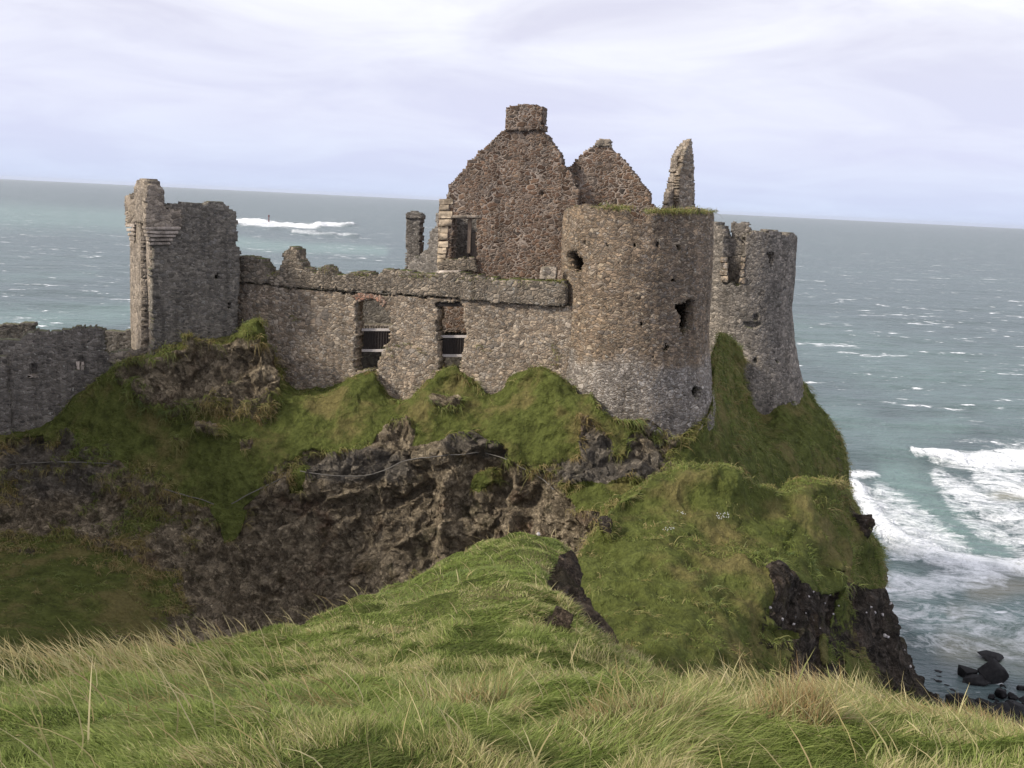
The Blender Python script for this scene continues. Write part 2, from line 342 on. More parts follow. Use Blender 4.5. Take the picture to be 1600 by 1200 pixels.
def land_material(name, rock, turf, red=0.5, net=0.0):
    """turf where the surface attribute «grass» is high, bare basalt elsewhere; the edge between them is broken up by noise"""
    g = NT(name); tc = g.n('TexCoord'); at_ = g.n('Attribute', attribute_name='grass'); ob = tc.outputs['Object']
    n1 = g.noise(ob, 0.35, 6, 0.6); n2 = g.noise(ob, 1.3, 6, 0.65); n3 = g.noise(ob, 5.5, 5, 0.7)
    vo = g.n('TexVoronoi', feature='F1'); vo.inputs['Scale'].default_value = 1.9; vo.inputs['Randomness'].default_value = 1.0
    wv = g.n('VectorMath', operation='SCALE'); wv.inputs['Scale'].default_value = 0.7; g.l(n2.outputs['Color'], wv.inputs[0])
    ad = g.n('VectorMath', operation='ADD'); g.l(ob, ad.inputs[0]); g.l(wv.outputs[0], ad.inputs[1]); g.l(ad.outputs[0], vo.inputs['Vector'])
    rc = g.ramp(n2.outputs[0], [(0.28, rock[0]), (0.48, rock[1]), (0.66, rock[2])])
    sp = g.n('SeparateColor'); g.l(vo.outputs['Color'], sp.inputs[0])
    rc = g.mix(0.6, rc, g.ramp(sp.outputs[0], [(0, 0.55), (1, 1.4)]), 'MULTIPLY')
    rc = g.mix(g.math('MULTIPLY', g.mapr(n1.outputs[0], 0.55, 0.68), red), rc, (0.23, 0.125, 0.085))
    rc = g.mix(g.mapr(n3.outputs[0], 0.60, 0.72), rc, (0.20, 0.185, 0.17))
    rc = g.mix(0.75, rc, g.ramp(n3.outputs[0], [(0.3, 0.62), (0.7, 1.35)]), 'MULTIPLY')
    # fracture lines and dark moss on the bare rock
    wv2 = g.n('VectorMath', operation='SCALE'); wv2.inputs['Scale'].default_value = 1.1; g.l(n3.outputs['Color'], wv2.inputs[0])
    ad2 = g.n('VectorMath', operation='ADD'); g.l(ad.outputs[0], ad2.inputs[0]); g.l(wv2.outputs[0], ad2.inputs[1])
    ck = g.n('TexVoronoi', feature='DISTANCE_TO_EDGE'); ck.inputs['Scale'].default_value = 1.25; g.l(ad2.outputs[0], ck.inputs['Vector'])
    ck2 = g.n('TexVoronoi', feature='DISTANCE_TO_EDGE'); ck2.inputs['Scale'].default_value = 3.4; g.l(ad2.outputs[0], ck2.inputs['Vector'])
    cr = g.math('MULTIPLY', g.mapr(ck.outputs['Distance'], 0.0, 0.08, 0.5, 1.0), g.mapr(ck2.outputs['Distance'], 0.0, 0.10, 0.75, 1.0))
    rc = g.mix(1.0, rc, cr, 'MULTIPLY')
    n4 = g.noise(ob, 0.7, 6, 0.7); rc = g.mix(g.math('MULTIPLY', g.mapr(n4.outputs[0], 0.54, 0.66), 0.5), rc, (0.075, 0.075, 0.035))
    gs = g.n('Attribute', attribute_name='stain')
    rc = g.mix(g.math('MULTIPLY', gs.outputs['Fac'], 0.75), rc, g.ramp(n3.outputs[0], [(0.3, (0.075, 0.072, 0.07)), (0.7, (0.19, 0.18, 0.172))]))
    tc1 = g.ramp(n2.outputs[0], [(0.3, turf[0]), (0.5, turf[1]), (0.7, turf[2])])
    tc1 = g.mix(g.mapr(n1.outputs[0], 0.48, 0.66), tc1, turf[3])
    tc1 = g.mix(0.7, tc1, g.ramp(n3.outputs[0], [(0.3, 0.5), (0.7, 1.4)]), 'MULTIPLY')
    fac = g.math('ADD', at_.outputs['Fac'], g.math('MULTIPLY', g.math('SUBTRACT', n2.outputs[0], 0.5), 0.55))
    fac = g.math('ADD', fac, g.math('MULTIPLY', g.math('SUBTRACT', n3.outputs[0], 0.5), 0.6))
    f = g.mapr(fac, 0.44, 0.56)
    col = g.mix(f, rc, tc1)
    h = g.math('ADD', g.math('MULTIPLY', n3.outputs[0], 0.7), g.math('MULTIPLY', vo.outputs['Distance'], 0.8))
    h = g.math('ADD', h, n2.outputs[0]); h = g.math('ADD', h, g.math('MULTIPLY', g.math('SUBTRACT', 1.0, f), g.math('MULTIPLY', cr, 0.8)))
    g.bsdf(col, 0.95, g.bump(h, 1.0, 0.34), 0.1)
    return g.m
TURF = [(0.055, 0.062, 0.018), (0.10, 0.115, 0.03), (0.14, 0.16, 0.045), (0.175, 0.15, 0.058)]
M['crag'] = land_material('basalt_crag', [(0.19, 0.155, 0.112), (0.34, 0.275, 0.19), (0.46, 0.375, 0.26)], TURF, 0.6)
M['knoll'] = land_material('dark_basalt_knoll', [(0.05, 0.043, 0.036), (0.095, 0.078, 0.062), (0.14, 0.11, 0.085)], TURF, 0.4)
M['ground'] = land_material('clifftop_turf', [(0.06, 0.046, 0.035), (0.11, 0.082, 0.058), (0.16, 0.12, 0.085)],
                            [(0.055, 0.065, 0.018), (0.09, 0.105, 0.028), (0.12, 0.13, 0.04), (0.17, 0.145, 0.07)], 0.3)

def blade_material(name, greens, dry, trans=0.35):
    g = NT(name); a = g.n('Attribute', attribute_name='dry'); b = g.n('Attribute', attribute_name='tint')
    gc = g.ramp(b.outputs['Fac'], [(i / (len(greens) - 1), c) for i, c in enumerate(greens)])
    dc = g.ramp(b.outputs['Fac'], [(i / (len(dry) - 1), c) for i, c in enumerate(dry)])
    col = g.mix(a.outputs['Fac'], gc, dc)
    d = g.n('BsdfPrincipled'); d.inputs['Roughness'].default_value = 0.65; d.inputs['Specular IOR Level'].default_value = 0.15; g.l(col, d.inputs['Base Color'])
    t = g.n('BsdfTranslucent'); g.l(col, t.inputs['Color'])
    m = g.n('MixShader'); m.inputs[0].default_value = trans; g.l(d.outputs[0], m.inputs[1]); g.l(t.outputs[0], m.inputs[2])
    g.l(m.outputs[0], g.out.inputs[0]); return g.m
M['blade'] = blade_material('windblown_grass', [(0.05, 0.085, 0.014), (0.115, 0.18, 0.028), (0.215, 0.285, 0.055), (0.17, 0.25, 0.08)],
                            [(0.36, 0.29, 0.13), (0.50, 0.42, 0.21), (0.60, 0.52, 0.30), (0.32, 0.21, 0.10)])
M['tuft'] = blade_material('cliff_grass', [(0.08, 0.115, 0.026), (0.155, 0.20, 0.042), (0.215, 0.265, 0.07), (0.16, 0.22, 0.085)],
                           [(0.27, 0.20, 0.085), (0.34, 0.26, 0.115), (0.42, 0.33, 0.17), (0.25, 0.15, 0.07)])

# ------------------------------------------------------------------ sea
def stroke(px, py, pts, val):
    """value of a soft brush stroke; pts = (px, py, half width)"""
    best = np.zeros(len(px))
    for (x0, y0, w0), (x1, y1, w1) in zip(pts[:-1], pts[1:]):
        dx, dy = x1 - x0, y1 - y0; L2 = dx * dx + dy * dy + 1e-9
        t = np.clip(((px - x0) * dx + (py - y0) * dy) / L2, 0, 1)
        d = np.hypot((px - x0 - t * dx), (py - y0 - t * dy)); w = w0 + t * (w1 - w0)
        best = np.maximum(best, val * (1 - sstep(0.15, 1.3, d / w)))
    return best
def build_sea():
    na, nr = 560, 620
    ang = np.linspace(R(-70), R(70), na); rad = 25 * np.exp(np.linspace(0, math.log(25000 / 25.0), nr))
    A, Rr = np.meshgrid(ang, rad, indexing='ij')
    X = (Rr * np.sin(A)).ravel(); Y = (Rr * np.cos(A)).ravel(); P = np.stack([X, Y, np.zeros_like(X)], 1)
    px, py, zf = project(P); rr = Rr.ravel()
    foam = np.zeros(len(X)); sand = np.zeros(len(X)); teal = np.zeros(len(X))
    wq = np.stack([X, Y, X * 0], 1); sc_ = np.clip(34.0 / np.maximum(rr, 1) * 1600 / 34, 0.6, 18)          # ragged outlines
    px = px + sc_ * 1.6 * fbm(wq / np.maximum(rr[:, None] * 0.03, 2), 4, 12); py = py + sc_ * 0.5 * fbm(wq / np.maximum(rr[:, None] * 0.03, 2) + 9, 4, 13)
    S_ = lambda pts, v: stroke(px, py, pts, v)
    for pts, v in [
        ([(1425, 706, 5), (1470, 716, 16), (1530, 722, 24), (1620, 715, 36), (1800, 700, 50)], 1.0),
        ([(1490, 690, 5), (1540, 692, 10), (1600, 690, 14)], 0.62),
        ([(1325, 740, 9), (1375, 741, 9)], 1.0),
        ([(1330, 760, 26), (1375, 800, 34), (1410, 850, 30), (1480, 872, 24), (1560, 885, 20), (1700, 890, 34)], 0.95),
        ([(1385, 780, 45), (1430, 825, 55), (1500, 865, 50)], 0.80),
        ([(1460, 742, 24), (1500, 765, 36), (1560, 800, 50), (1640, 840, 60)], 0.80),
        ([(1540, 745, 34), (1620, 765, 44)], 0.82),
        ([(1470, 760, 16), (1500, 800, 24), (1580, 850, 34), (1650, 880, 40)], 0.72),
        ([(1380, 905, 40), (1440, 918, 36), (1500, 910, 40), (1550, 895, 44)], 0.84),
        ([(1395, 945, 26), (1440, 960, 30), (1490, 985, 28)], 0.64),
        ([(1480, 930, 20), (1500, 960, 26), (1480, 1000, 22)], 0.72),
        ([(1385, 960, 70), (1500, 990, 80), (1620, 990, 90)], 0.68),
        ([(1530, 945, 34), (1620, 955, 44)], 0.58),
        ([(1548, 1066, 10), (1560, 1070, 9)], 0.85), ([(1565, 1025, 8), (1585, 1040, 10)], 0.6),
    ]:
        foam = np.maximum(foam, S_(pts, v))
    sand = np.maximum(sand, S_([(1540, 925, 26), (1600, 905, 30), (1700, 900, 40)], 0.8))
    sand = np.maximum(sand, S_([(1490, 960, 14), (1515, 965, 22)], 0.7)); sand = np.maximum(sand, S_([(1500, 1010, 40), (1570, 1015, 40), (1640, 1020, 50)], 0.8))
    sand = np.maximum(sand, S_([(1560, 775, 12), (1600, 772, 14)], 0.8))
    shoal = np.clip(foam - 0.3, 0, 1)
    # the reef where the swell breaks, far out on the left
    reef = np.maximum(S_([(330, 345, 4), (380, 349, 9), (420, 352, 9), (480, 354, 5), (556, 352, 2.5)], 1.0), S_([(455, 364, 2), (500, 367, 6), (560, 370, 3)], 0.74))
    foam = np.maximum(foam, reef)
    # paler, greener water in bands
    bands = [([(-250, 330, 22), (0, 335, 24), (200, 345, 22), (330, 372, 14), (420, 385, 12), (600, 392, 10)], 0.95),
             ([(-250, 490, 26), (0, 500, 26), (200, 490, 20)], 0.8), ([(-200, 440, 12), (150, 430, 8)], 0.3),
             ([(1240, 520, 40), (1350, 560, 60), (1500, 600, 70), (1750, 640, 80)], 0.40), ([(1300, 650, 40), (1400, 690, 40), (1500, 660, 30)], 0.5),
             ([(1400, 740, 40), (1440, 780, 40), (1500, 830, 40), (1560, 860, 30)], 0.95), ([(1400, 900, 50), (1450, 950, 60), (1560, 980, 70), (1680, 1010, 90)], 1.0)]
    for pts, v in bands: teal = np.maximum(teal, S_(pts, v))
    # real waves near the rock
    near = 1 - sstep(350, 900, rr)
    q = np.stack([X * 0.7 + Y * 0.25, Y - X * 0.2, X * 0], 1)
    hgt = 0.55 * fbm(q / np.array([26, 12, 1.0]), 3, 5) + 0.35 * fbm(q / np.array([9, 4.5, 1.0]), 3, 9)
    hgt = hgt * near + 0.35 * foam * fbm(np.stack([X, Y, X * 0], 1) / 3.0, 3, 3) * near
    hgt = hgt * (1 - 0.6 * np.clip(sand, 0, 1)) + reef * 4.5 * (0.35 + 1.1 * fbm(np.stack([X, Y, X * 0], 1) / np.array([11.0, 40.0, 1.0]), 3, 2)) + 1.0 * near * sstep(0.72, 1.0, foam) * (0.4 + fbm(np.stack([X, Y, X * 0], 1) / np.array([7.0, 4.0, 1.0]), 3, 22))
    P[:, 2] = hgt
    idx = np.arange(na * nr).reshape(na, nr)
    F = np.stack([idx[:-1, :-1], idx[1:, :-1], idx[1:, 1:], idx[:-1, 1:]], -1).reshape(-1, 4)[:, ::-1]
    me = mesh_from('sea', P, F, smooth=True)
    fattr(me, 'foam', foam); fattr(me, 'teal', teal); fattr(me, 'sand', sand)
    g = NT('sea_water'); tc = g.n('TexCoord'); ob = tc.outputs['Object']
    A_ = {k: g.n('Attribute', attribute_name=k).outputs['Fac'] for k in ('foam', 'teal', 'sand')}
    def mapped(s, rot=0.28):
        m = g.n('Mapping'); m.inputs['Scale'].default_value = s; m.inputs['Rotation'].default_value = (0, 0, rot); g.l(ob, m.inputs[0]); return m.outputs[0]
    big = g.noise(mapped((0.0018, 0.006, 1)), 1.0, 5, 0.6); mid = g.noise(mapped((0.02, 0.05, 1)), 1.0, 6, 0.62)
    wav = g.noise(mapped((0.16, 0.4, 1)), 1.0, 5, 0.6); chop = g.noise(mapped((0.8, 1.7, 1)), 1.0, 4, 0.6)
    tl = g.math('ADD', A_['teal'], g.math('MULTIPLY', g.math('SUBTRACT', big.outputs[0], 0.5), 0.9))
    tl = g.math('ADD', tl, g.math('MULTIPLY', g.math('SUBTRACT', mid.outputs[0], 0.5), 0.5), True)
    col = g.mix(tl, (0.085, 0.122, 0.126), (0.135, 0.21, 0.195))
    col = g.mix(0.55, col, g.ramp(wav.outputs[0], [(0.35, 0.7), (0.65, 1.25)]), 'MULTIPLY')
    sf = g.math('MULTIPLY', A_['sand'], g.mapr(mid.outputs[0], 0.3, 0.6))
    col = g.mix(sf, col, (0.27, 0.26, 0.195))
    # foam: streaky lace that fills in where the «foam» value is high
    f1 = g.noise(mapped((0.20, 0.30, 1), 0.5), 1.0, 8, 0.74, 1.8); f2 = g.noise(mapped((0.75, 0.95, 1), 0.2), 1.0, 6, 0.72, 1.6)
    fn = g.math('ADD', g.math('MULTIPLY', f1.outputs[0], 0.68), g.math('MULTIPLY', f2.outputs[0], 0.32))
    th = g.math('SUBTRACT', 0.77, g.math('MULTIPLY', A_['foam'], 0.47))
    lace = g.math('MULTIPLY', g.math('SUBTRACT', fn, th), 4.6, True)
    lace = g.math('POWER', lace, 0.8)
    # scattered whitecaps on the open sea
    c1 = g.noise(mapped((0.05, 0.10, 1), 0.1), 1.0, 3, 0.5); c2 = g.noise(mapped((0.26, 0.55, 1), 0.1), 1.0, 4, 0.6)
    cc = g.math('ADD', g.math('MULTIPLY', c1.outputs[0], 0.55), g.math('MULTIPLY', c2.outputs[0], 0.6))
    cap1 = g.mapr(cc, 0.685, 0.745)
    c3 = g.noise(mapped((0.016, 0.03, 1), 0.1), 1.0, 3, 0.5); c4 = g.noise(mapped((0.075, 0.16, 1), 0.1), 1.0, 4, 0.6)
    cc2 = g.math('ADD', g.math('MULTIPLY', c3.outputs[0], 0.55), g.math('MULTIPLY', c4.outputs[0], 0.6))
    cap2 = g.mapr(cc2, 0.715, 0.77)
    fm = g.math('MAXIMUM', lace, g.math('MAXIMUM', cap1, cap2))
    col = g.mix(fm, col, (0.86, 0.88, 0.90))
    ro = g.math('ADD', 0.30, g.math('MULTIPLY', fm, 0.6))
    h = g.math('ADD', g.math('MULTIPLY', mid.outputs[0], 2.2), g.math('ADD', wav.outputs[0], g.math('MULTIPLY', chop.outputs[0], 0.35)))
    b = g.bsdf(col, ro, g.bump(h, 0.75, 1.6), 0.42); b.inputs['IOR'].default_value = 1.33
    o = link('sea', me, g.m); o['kind'] = 'structure'
    return o
build_sea()

# ------------------------------------------------------------------ land forms: lofted control rows
def hermite(t, P, ts):
    t = np.asarray(t, float); P = np.asarray(P, float); n = len(t)
    m = np.zeros_like(P)
    dt = np.diff(t)[:, None]; sl_ = np.diff(P, axis=0) / dt
    m[0] = sl_[0]; m[-1] = sl_[-1]
    if n > 2: m[1:-1] = (sl_[:-1] * dt[1:] + sl_[1:] * dt[:-1]) / (dt[1:] + dt[:-1])
    k = np.clip(np.searchsorted(t, ts, side='right') - 1, 0, n - 2); h = (t[k + 1] - t[k]); s = ((ts - t[k]) / h)[:, None]; h = h[:, None]
    return (2 * s**3 - 3 * s**2 + 1) * P[k] + (s**3 - 2 * s**2 + s) * h * m[k] + (-2 * s**3 + 3 * s**2) * P[k + 1] + (s**3 - s**2) * h * m[k + 1]
def loft(rows, ts, sub):
    """rows: list of (t list, points (n,4)); returns grid (len(ts), nv, 4)"""
    rs = np.stack([hermite(t, P, ts) for t, P in rows], 0)           # row, t, 4
    nv = (len(rows) - 1) * sub + 1
    vs = np.linspace(0, len(rows) - 1, nv)
    flat = rs.reshape(len(rows), -1)
    out = hermite(np.arange(len(rows)), flat, vs)
    return out.reshape(nv, len(ts), 4).transpose(1, 0, 2)
def grid_normals(G):
    du = np.gradient(G, axis=0); dv = np.gradient(G, axis=1)
    n = np.cross(du, dv); n /= (np.linalg.norm(n, axis=2, keepdims=True) + 1e-9); return n
def grid_faces(nu, nv):
    i = np.arange(nu * nv).reshape(nu, nv)
    return np.stack([i[:-1, :-1], i[1:, :-1], i[1:, 1:], i[:-1, 1:]], -1).reshape(-1, 4)
def rock_disp(p, amp=1.0):
    q = p + 0.5 * np.stack([fbm(p / 1.5, 2, 31), fbm(p / 1.5, 2, 41), fbm(p / 1.5, 2, 51)], 1)
    f1, f2, i1 = worley(q / np.array([2.6, 2.6, 2.0]), 3); g1, g2, i2 = worley(q / np.array([1.0, 1.0, 0.75]), 13); e1, e2, i3 = worley(q / 0.42, 23)
    d = 1.0 * fbm(p / 6.0, 3, 1) + 0.9 * (i1 - 0.5) * sstep(0, 0.16, f2 - f1) + 0.45 * (i2 - 0.5) * sstep(0, 0.18, g2 - g1) + 0.22 * (i3 - 0.5)
    d += 0.35 * (0.5 - np.abs(fbm(p / 2.2, 4, 61)) * 2) + 0.5 * fbm(p / 4.0, 2, 63)
    t = (p[:, 2] - 0.42 * p[:, 0] + 1.1 * fbm(p / 3.0, 3, 65)) / 2.1; t = t - np.floor(t)               # tilted ledges, each with an overhang
    d += 0.55 * (sstep(0.0, 0.16, t) * (1 - t) - 0.3) * sstep(-0.25, 0.3, fbm(p / 5.0, 2, 66) + .1)
    return d * amp
def turf_disp(p, amp=1.0):
    f1, f2, cid = worley(p / 0.95 + 0.35 * np.stack([fbm(p / .6, 2, 72), fbm(p / .6, 2, 73), fbm(p / .6, 2, 74)], 1), 75)
    return amp * (0.34 * fbm(p / 2.6, 3, 71) + 0.14 * fbm(p / 0.8, 2, 81) + (0.12 + 0.30 * cid) * np.clip(0.75 - f1, 0, 1))
def in_poly(x, y, poly):
    poly = np.asarray(poly, float); r = np.zeros(x.shape, bool); j = len(poly) - 1
    for i in range(len(poly)):
        xi, yi = poly[i]; xj, yj = poly[j]
        c = ((yi > y) != (yj > y)) & (x < (xj - xi) * (y - yi) / (yj - yi + 1e-12) + xi); r ^= c; j = i
    return r
def nrm(v): return v / (np.linalg.norm(v, axis=1, keepdims=True) + 1e-9)
LAND = {}
def build_land(name, G, mat, blobs=(), stains=(), bumps=(), rock_amp=1.0, turf_amp=1.0, flip=False, edge_noise=0.5, fade=None, paint=()):
    nu, nv, _ = G.shape
    P = G[:, :, :3].copy(); g = G[:, :, 3].ravel().copy()
    nr = grid_normals(P)
    if flip: nr = -nr
    p = P.reshape(-1, 3); n = nr.reshape(-1, 3)
    for (c, r, val) in blobs:
        r = np.asarray(r, float) if hasattr(r, '__len__') else np.array([r, r, r], float)
        d = np.linalg.norm((p - c) / r, axis=1) + 0.35 * fbm(p / 1.3, 3, 91)
        w = 1 - sstep(0.6, 1.1, d); g = g * (1 - w) + val * w
    if paint:                                              # patches of bare rock or turf, outlined on the photograph, fixed to the surface
        qx, qy, qz = project(p); facing = (n * nrm(EYE - p)).sum(1) > 0.0 if (n * nrm(EYE - p)).sum(1).mean() > 0 else (n * nrm(EYE - p)).sum(1) < 0.0
        qx = qx + 7 * fbm(p / 0.9, 3, 93); qy = qy + 7 * fbm(p / 0.9 + 50, 3, 94)
        for poly, val, ymax in paint:
            k = in_poly(qx, qy, poly) & (p[:, 1] < ymax); g[k] = val
    g = g + edge_noise * fbm(p / 2.6, 4, 101)
    st = np.zeros(len(p))
    for (c, r, val) in stains:
        d = np.linalg.norm((p - c) / np.asarray(r, float), axis=1) + 0.3 * fbm(p / 1.2, 3, 95); st = np.maximum(st, val * (1 - sstep(0.7, 1.1, d)))
    bm = np.zeros(len(p))
    for (c, r, hh) in bumps:
        d = np.linalg.norm((p - c) / np.asarray(r, float), axis=1); bm += hh * np.exp(-d * d * 1.4)
    gm = sstep(0.35, 0.65, g)
    disp = (1 - gm) * rock_disp(p, rock_amp) + gm * (turf_disp(p, turf_amp) + 0.25 * rock_amp) + bm
    if fade is not None: disp = disp * fade(p)
    p = p + n * disp[:, None]
    F = grid_faces(nu, nv)
    if flip: F = F[:, ::-1]
    me = mesh_from(name, p, F, smooth=True); fattr(me, 'grass', g); fattr(me, 'stain', st)
    me.polygons.foreach_set('use_smooth', g[F].mean(1) > 0.42)                       # broken rock keeps its facets
    o = link(name, me, mat); o['kind'] = 'structure'
    LAND[name] = (p, F, g, BVHTree.FromPolygons([tuple(v) for v in p], [tuple(int(a) for a in f) for f in F]))
    return o
def hit(name, px, py, lift=0.0):
    d = Vector(ray(px, py)).normalized(); r = LAND[name][3].ray_cast(Vector(EYE), d)
    if r[0] is None: return None
    return np.array(r[0] + r[1] * lift * (1 if r[1].dot(d) < 0 else -1))
def row(knots):
    t = [k[0] if len(k) == 5 else k[0] for k in knots]; P = []
    for k in knots:
        if len(k) == 5: _, px, py, Y, g = k
        else: px, py, Y, g = k
        P.append(np.append(at(px, py, Y), g))
    return t, np.array(P)
def down(rw, z, dy=0.0, g=0.0):
    """the same row dropped to height z and pushed along Y"""
    t, P = rw; Q = P.copy(); Q[:, 2] = z; Q[:, 1] += dy; Q[:, 3] = g; return t, Q

# --- the castle crag
def wallY(px): return 66.0 + (px - 365) / (880 - 365.0) * (60.0 - 66.0)
TC_Y = 62.0
def towY(px):
    x = (px - 997) / FPX * TC_Y; return TC_Y - math.sqrt(max(0.2, 4.55 ** 2 - x * x))
r0 = row([(-300, 620, 72, 1), (0, 600, 72, 1), (200, 575, 70, 1), (300, 540, 70, 1), (440, 600, 70, 1), (600, 600, 70, 1), (880, 600, 70, 1), (1000, 610, 70, 1), (1110, 560, 74, 1), (1180, 575, 82, 1), (1250, 1222, 590, 86, 1),
          (1450, 1190, 590, 94, 1), (1600, 900, 560, 96, 1), (1800, 300, 580, 98, 1), (2000, -200, 600, 96, 1)])
rm = (r0[0], np.array([[p[0] * 0.96, 84 + 0.3 * (p[1] - 80), p[2] - 0.5, 1] for p in r0[1]]))
r1 = row([(-300, 720, 60, .9), (0, 662, 62, .9), (60, 655, 62.3, .9), (110, 612, 62.6, .9), (150, 585, 62.8, .9), (205, 556, 62.2, .8), (240, 548, 61.4, .7), (300, 524, 62.6, .9), (345, 517, 63.6, 1), (420, 522, 63.4, 1),
          (442, 580, wallY(442) + .2, .8), (500, 602, wallY(500) + .2, .9), (530, 594, wallY(530) + .2, 1), (558, 580, wallY(558) + .1, 1), (585, 574, wallY(585) + .1, 1), (612, 610, wallY(612) + .2, 1), (635, 616, wallY(635) + .2, .8), (660, 580, wallY(660) + .1, 1),
          (700, 563, wallY(700) + .1, 1), (745, 580, wallY(745) + .1, 1), (768, 602, wallY(768) + .2, .9), (800, 578, wallY(800) + .2, 1), (840, 566, wallY(840) + .2, 1), (872, 582, 60.2, 1),
          (900, 600, towY(900) + .3, 1), (930, 612, towY(930) + .3, 1), (950, 640, towY(950) + .3, 1), (985, 648, towY(985) + .3, .9), (1010, 648, towY(1010) + .3, .8), (1030, 662, towY(1030) + .3, .5), (1062, 672, towY(1062) + .3, .4),
          (1090, 648, towY(1090) + .4, .8), (1112, 560, 64, 1), (1124, 522, 68, 1), (1140, 530, 73, 1), (1160, 565, 76.5, 1), (1185, 632, 77.5, 1), (1220, 622, 78, 1), (1254, 600, 80.5, 1), (1320, 1256, 612, 83.5, 1),
          (1450, 1215, 620, 91, 1), (1600, 900, 620, 100, 1), (1800, 300, 640, 102, 1), (2000, -250, 660, 100, 1)])
r2 = row([(-300, 790, 57, .9), (0, 690, 60, .7), (60, 690, 60.4, .7), (110, 650, 61, .9), (150, 612, 61.4, .9), (205, 580, 61.4, .3), (240, 590, 60.6, .2), (300, 598, 61, .1), (345, 605, 61.4, .1), (420, 604, 61.6, .2),
          (460, 612, 61.6, .9), (500, 620, 61.4, .9), (560, 605, 61.2, 1), (600, 626, 61.2, 1), (640, 625, 60.6, .9), (680, 605, 60.2, 1), (720, 608, 60, 1), (768, 622, 59.6, .9), (800, 612, 59, 1), (840, 606, 58.4, 1), (872, 612, 57.6, 1),
          (930, 650, 56.4, 1), (985, 668, 56.3, .9), (1010, 672, 56.3, .7), (1030, 690, 56.6, .3), (1062, 705, 56.4, .6), (1092, 668, 58.2, .8), (1113, 636, 59.6, .9), (1140, 610, 66, .9), (1165, 650, 70, .9), (1190, 670, 73.5, 1), (1225, 660, 75.5, 1), (1288, 642, 79.8, .9), (1340, 1286, 652, 83, .9),
          (1450, 1235, 650, 89, .8), (1600, 900, 700, 102, .5), (1800, 300, 700, 104, .5), (2000, -300, 740, 101, .5)])
r3 = row([(-300, 860, 53, .6), (0, 735, 58, .15), (100, 720, 58.4, .3), (200, 690, 58.8, .9), (300, 690, 58.6, .95), (430, 680, 59, .95), (500, 685, 59, .9), (560, 690, 58.8, .8), (640, 680, 58.6, .85), (700, 665, 58.4, .85), (780, 668, 57.6, .95), (850, 680, 56.8, 1),
          (930, 690, 55.6, .8), (985, 705, 55.2, .7), (1025, 715, 55.4, .1), (1062, 740, 55, .7), (1100, 720, 57, .9), (1140, 690, 61, .7), (1190, 710, 66, .8), (1250, 700, 72, .9), (1311, 690, 79, .8),
          (1450, 1252, 720, 88, .7), (1600, 900, 800, 103, .3), (1800, 300, 800, 105, .3), (2000, -330, 800, 102, .3)])
r4 = row([(-300, 900, 50, .6), (0, 790, 56, .0), (100, 770, 56.8, .05), (200, 745, 57.4, .35), (300, 760, 57, .8), (350, 790, 56.4, .8), (430, 745, 57.4, .45), (500, 745, 57.4, .25), (560, 735, 57.4, .3), (640, 722, 57.6, .35), (700, 708, 57.6, .45), (780, 715, 56.8, .7), (850, 735, 55.4, .5),
          (930, 745, 54.4, .2), (985, 755, 54, .2), (1025, 760, 54, .4), (1062, 790, 53.6, .9), (1100, 780, 55.6, .9), (1180, 770, 62, .8), (1250, 760, 69, .8), (1334, 770, 78.5, .7),
          (1450, 1265, 800, 87, .6), (1600, 900, 860, 104, .2), (1800, 300, 860, 106, .2), (2000, -350, 860, 103, .2)])
r5 = row([(-300, 930, 46, .9), (0, 840, 53, .25), (100, 830, 54.4, .1), (200, 815, 55.6, .0), (350, 835, 55.4, .1), (430, 815, 56.4, 0), (560, 805, 56.8, 0), (640, 795, 57, 0), (700, 785, 57, .05), (745, 770, 56.6, .4), (800, 790, 56, 0), (860, 800, 54.6, 0), (900, 790, 53.2, .55),
          (960, 800, 52.4, .7), (1062, 840, 52, .8), (1180, 840, 59, .7), (1280, 830, 68, .6), (1364, 838, 77.5, .4),
          (1450, 1290, 880, 86, .4), (1600, 900, 930, 105, .1), (1800, 300, 930, 107, .1), (2000, -380, 920, 104, .1)])
r6 = row([(-300, 980, 41, .95), (0, 900, 47.5, .95), (100, 890, 49.5, .9), (200, 885, 51.5, .8), (300, 900, 53, .25), (430, 890, 54.4, 0), (560, 880, 55.2, 0), (640, 880, 55.6, 0), (700, 870, 55.8, 0), (800, 870, 54.8, 0), (860, 870, 53.6, 0), (960, 880, 51, .2), (1062, 920, 50.4, .5), (1200, 920, 58, .3),
          (1310, 900, 68, .2), (1385, 930, 76.5, .2), (1450, 1300, 960, 86, .2), (1600, 900, 1010, 106, 0), (1800, 300, 1010, 108, 0), (2000, -400, 1000, 105, 0)])
r7 = row([(-300, 1040, 37, .95), (0, 965, 42.5, .95), (100, 960, 44.5, .95), (200, 960, 46.5, .9), (300, 965, 49.6, .4), (430, 965, 52, 0), (560, 960, 53.4, 0), (700, 950, 54, 0), (800, 945, 53.5, 0), (960, 980, 50, 0), (1062, 1010, 49.5, 0), (1200, 1010, 57, 0),
          (1320, 1000, 67, 0), (1385, 1010, 75.5, 0), (1450, 1275, 1040, 89, 0), (1600, 900, 1080, 106, 0), (1800, 300, 1080, 108, 0), (2000, -420, 1080, 106, 0)])
r8 = row([(-300, 1300, 31, .9), (0, 1100, 38, .9), (200, 1100, 42, .8), (430, 1090, 47, 0), (560, 1080, 50, 0), (700, 1070, 51, 0), (960, 1080, 48, 0), (1062, 1100, 48, 0), (1200, 1110, 56, 0),
          (1320, 1100, 66, 0), (1400, 1100, 74, 0), (1450, 1285, 1110, 88, 0), (1600, 900, 1120, 106, 0), (1800, 300, 1120, 109, 0), (2000, -430, 1120, 107, 0)])
r9 = down(r8, -3.0, -1.5)
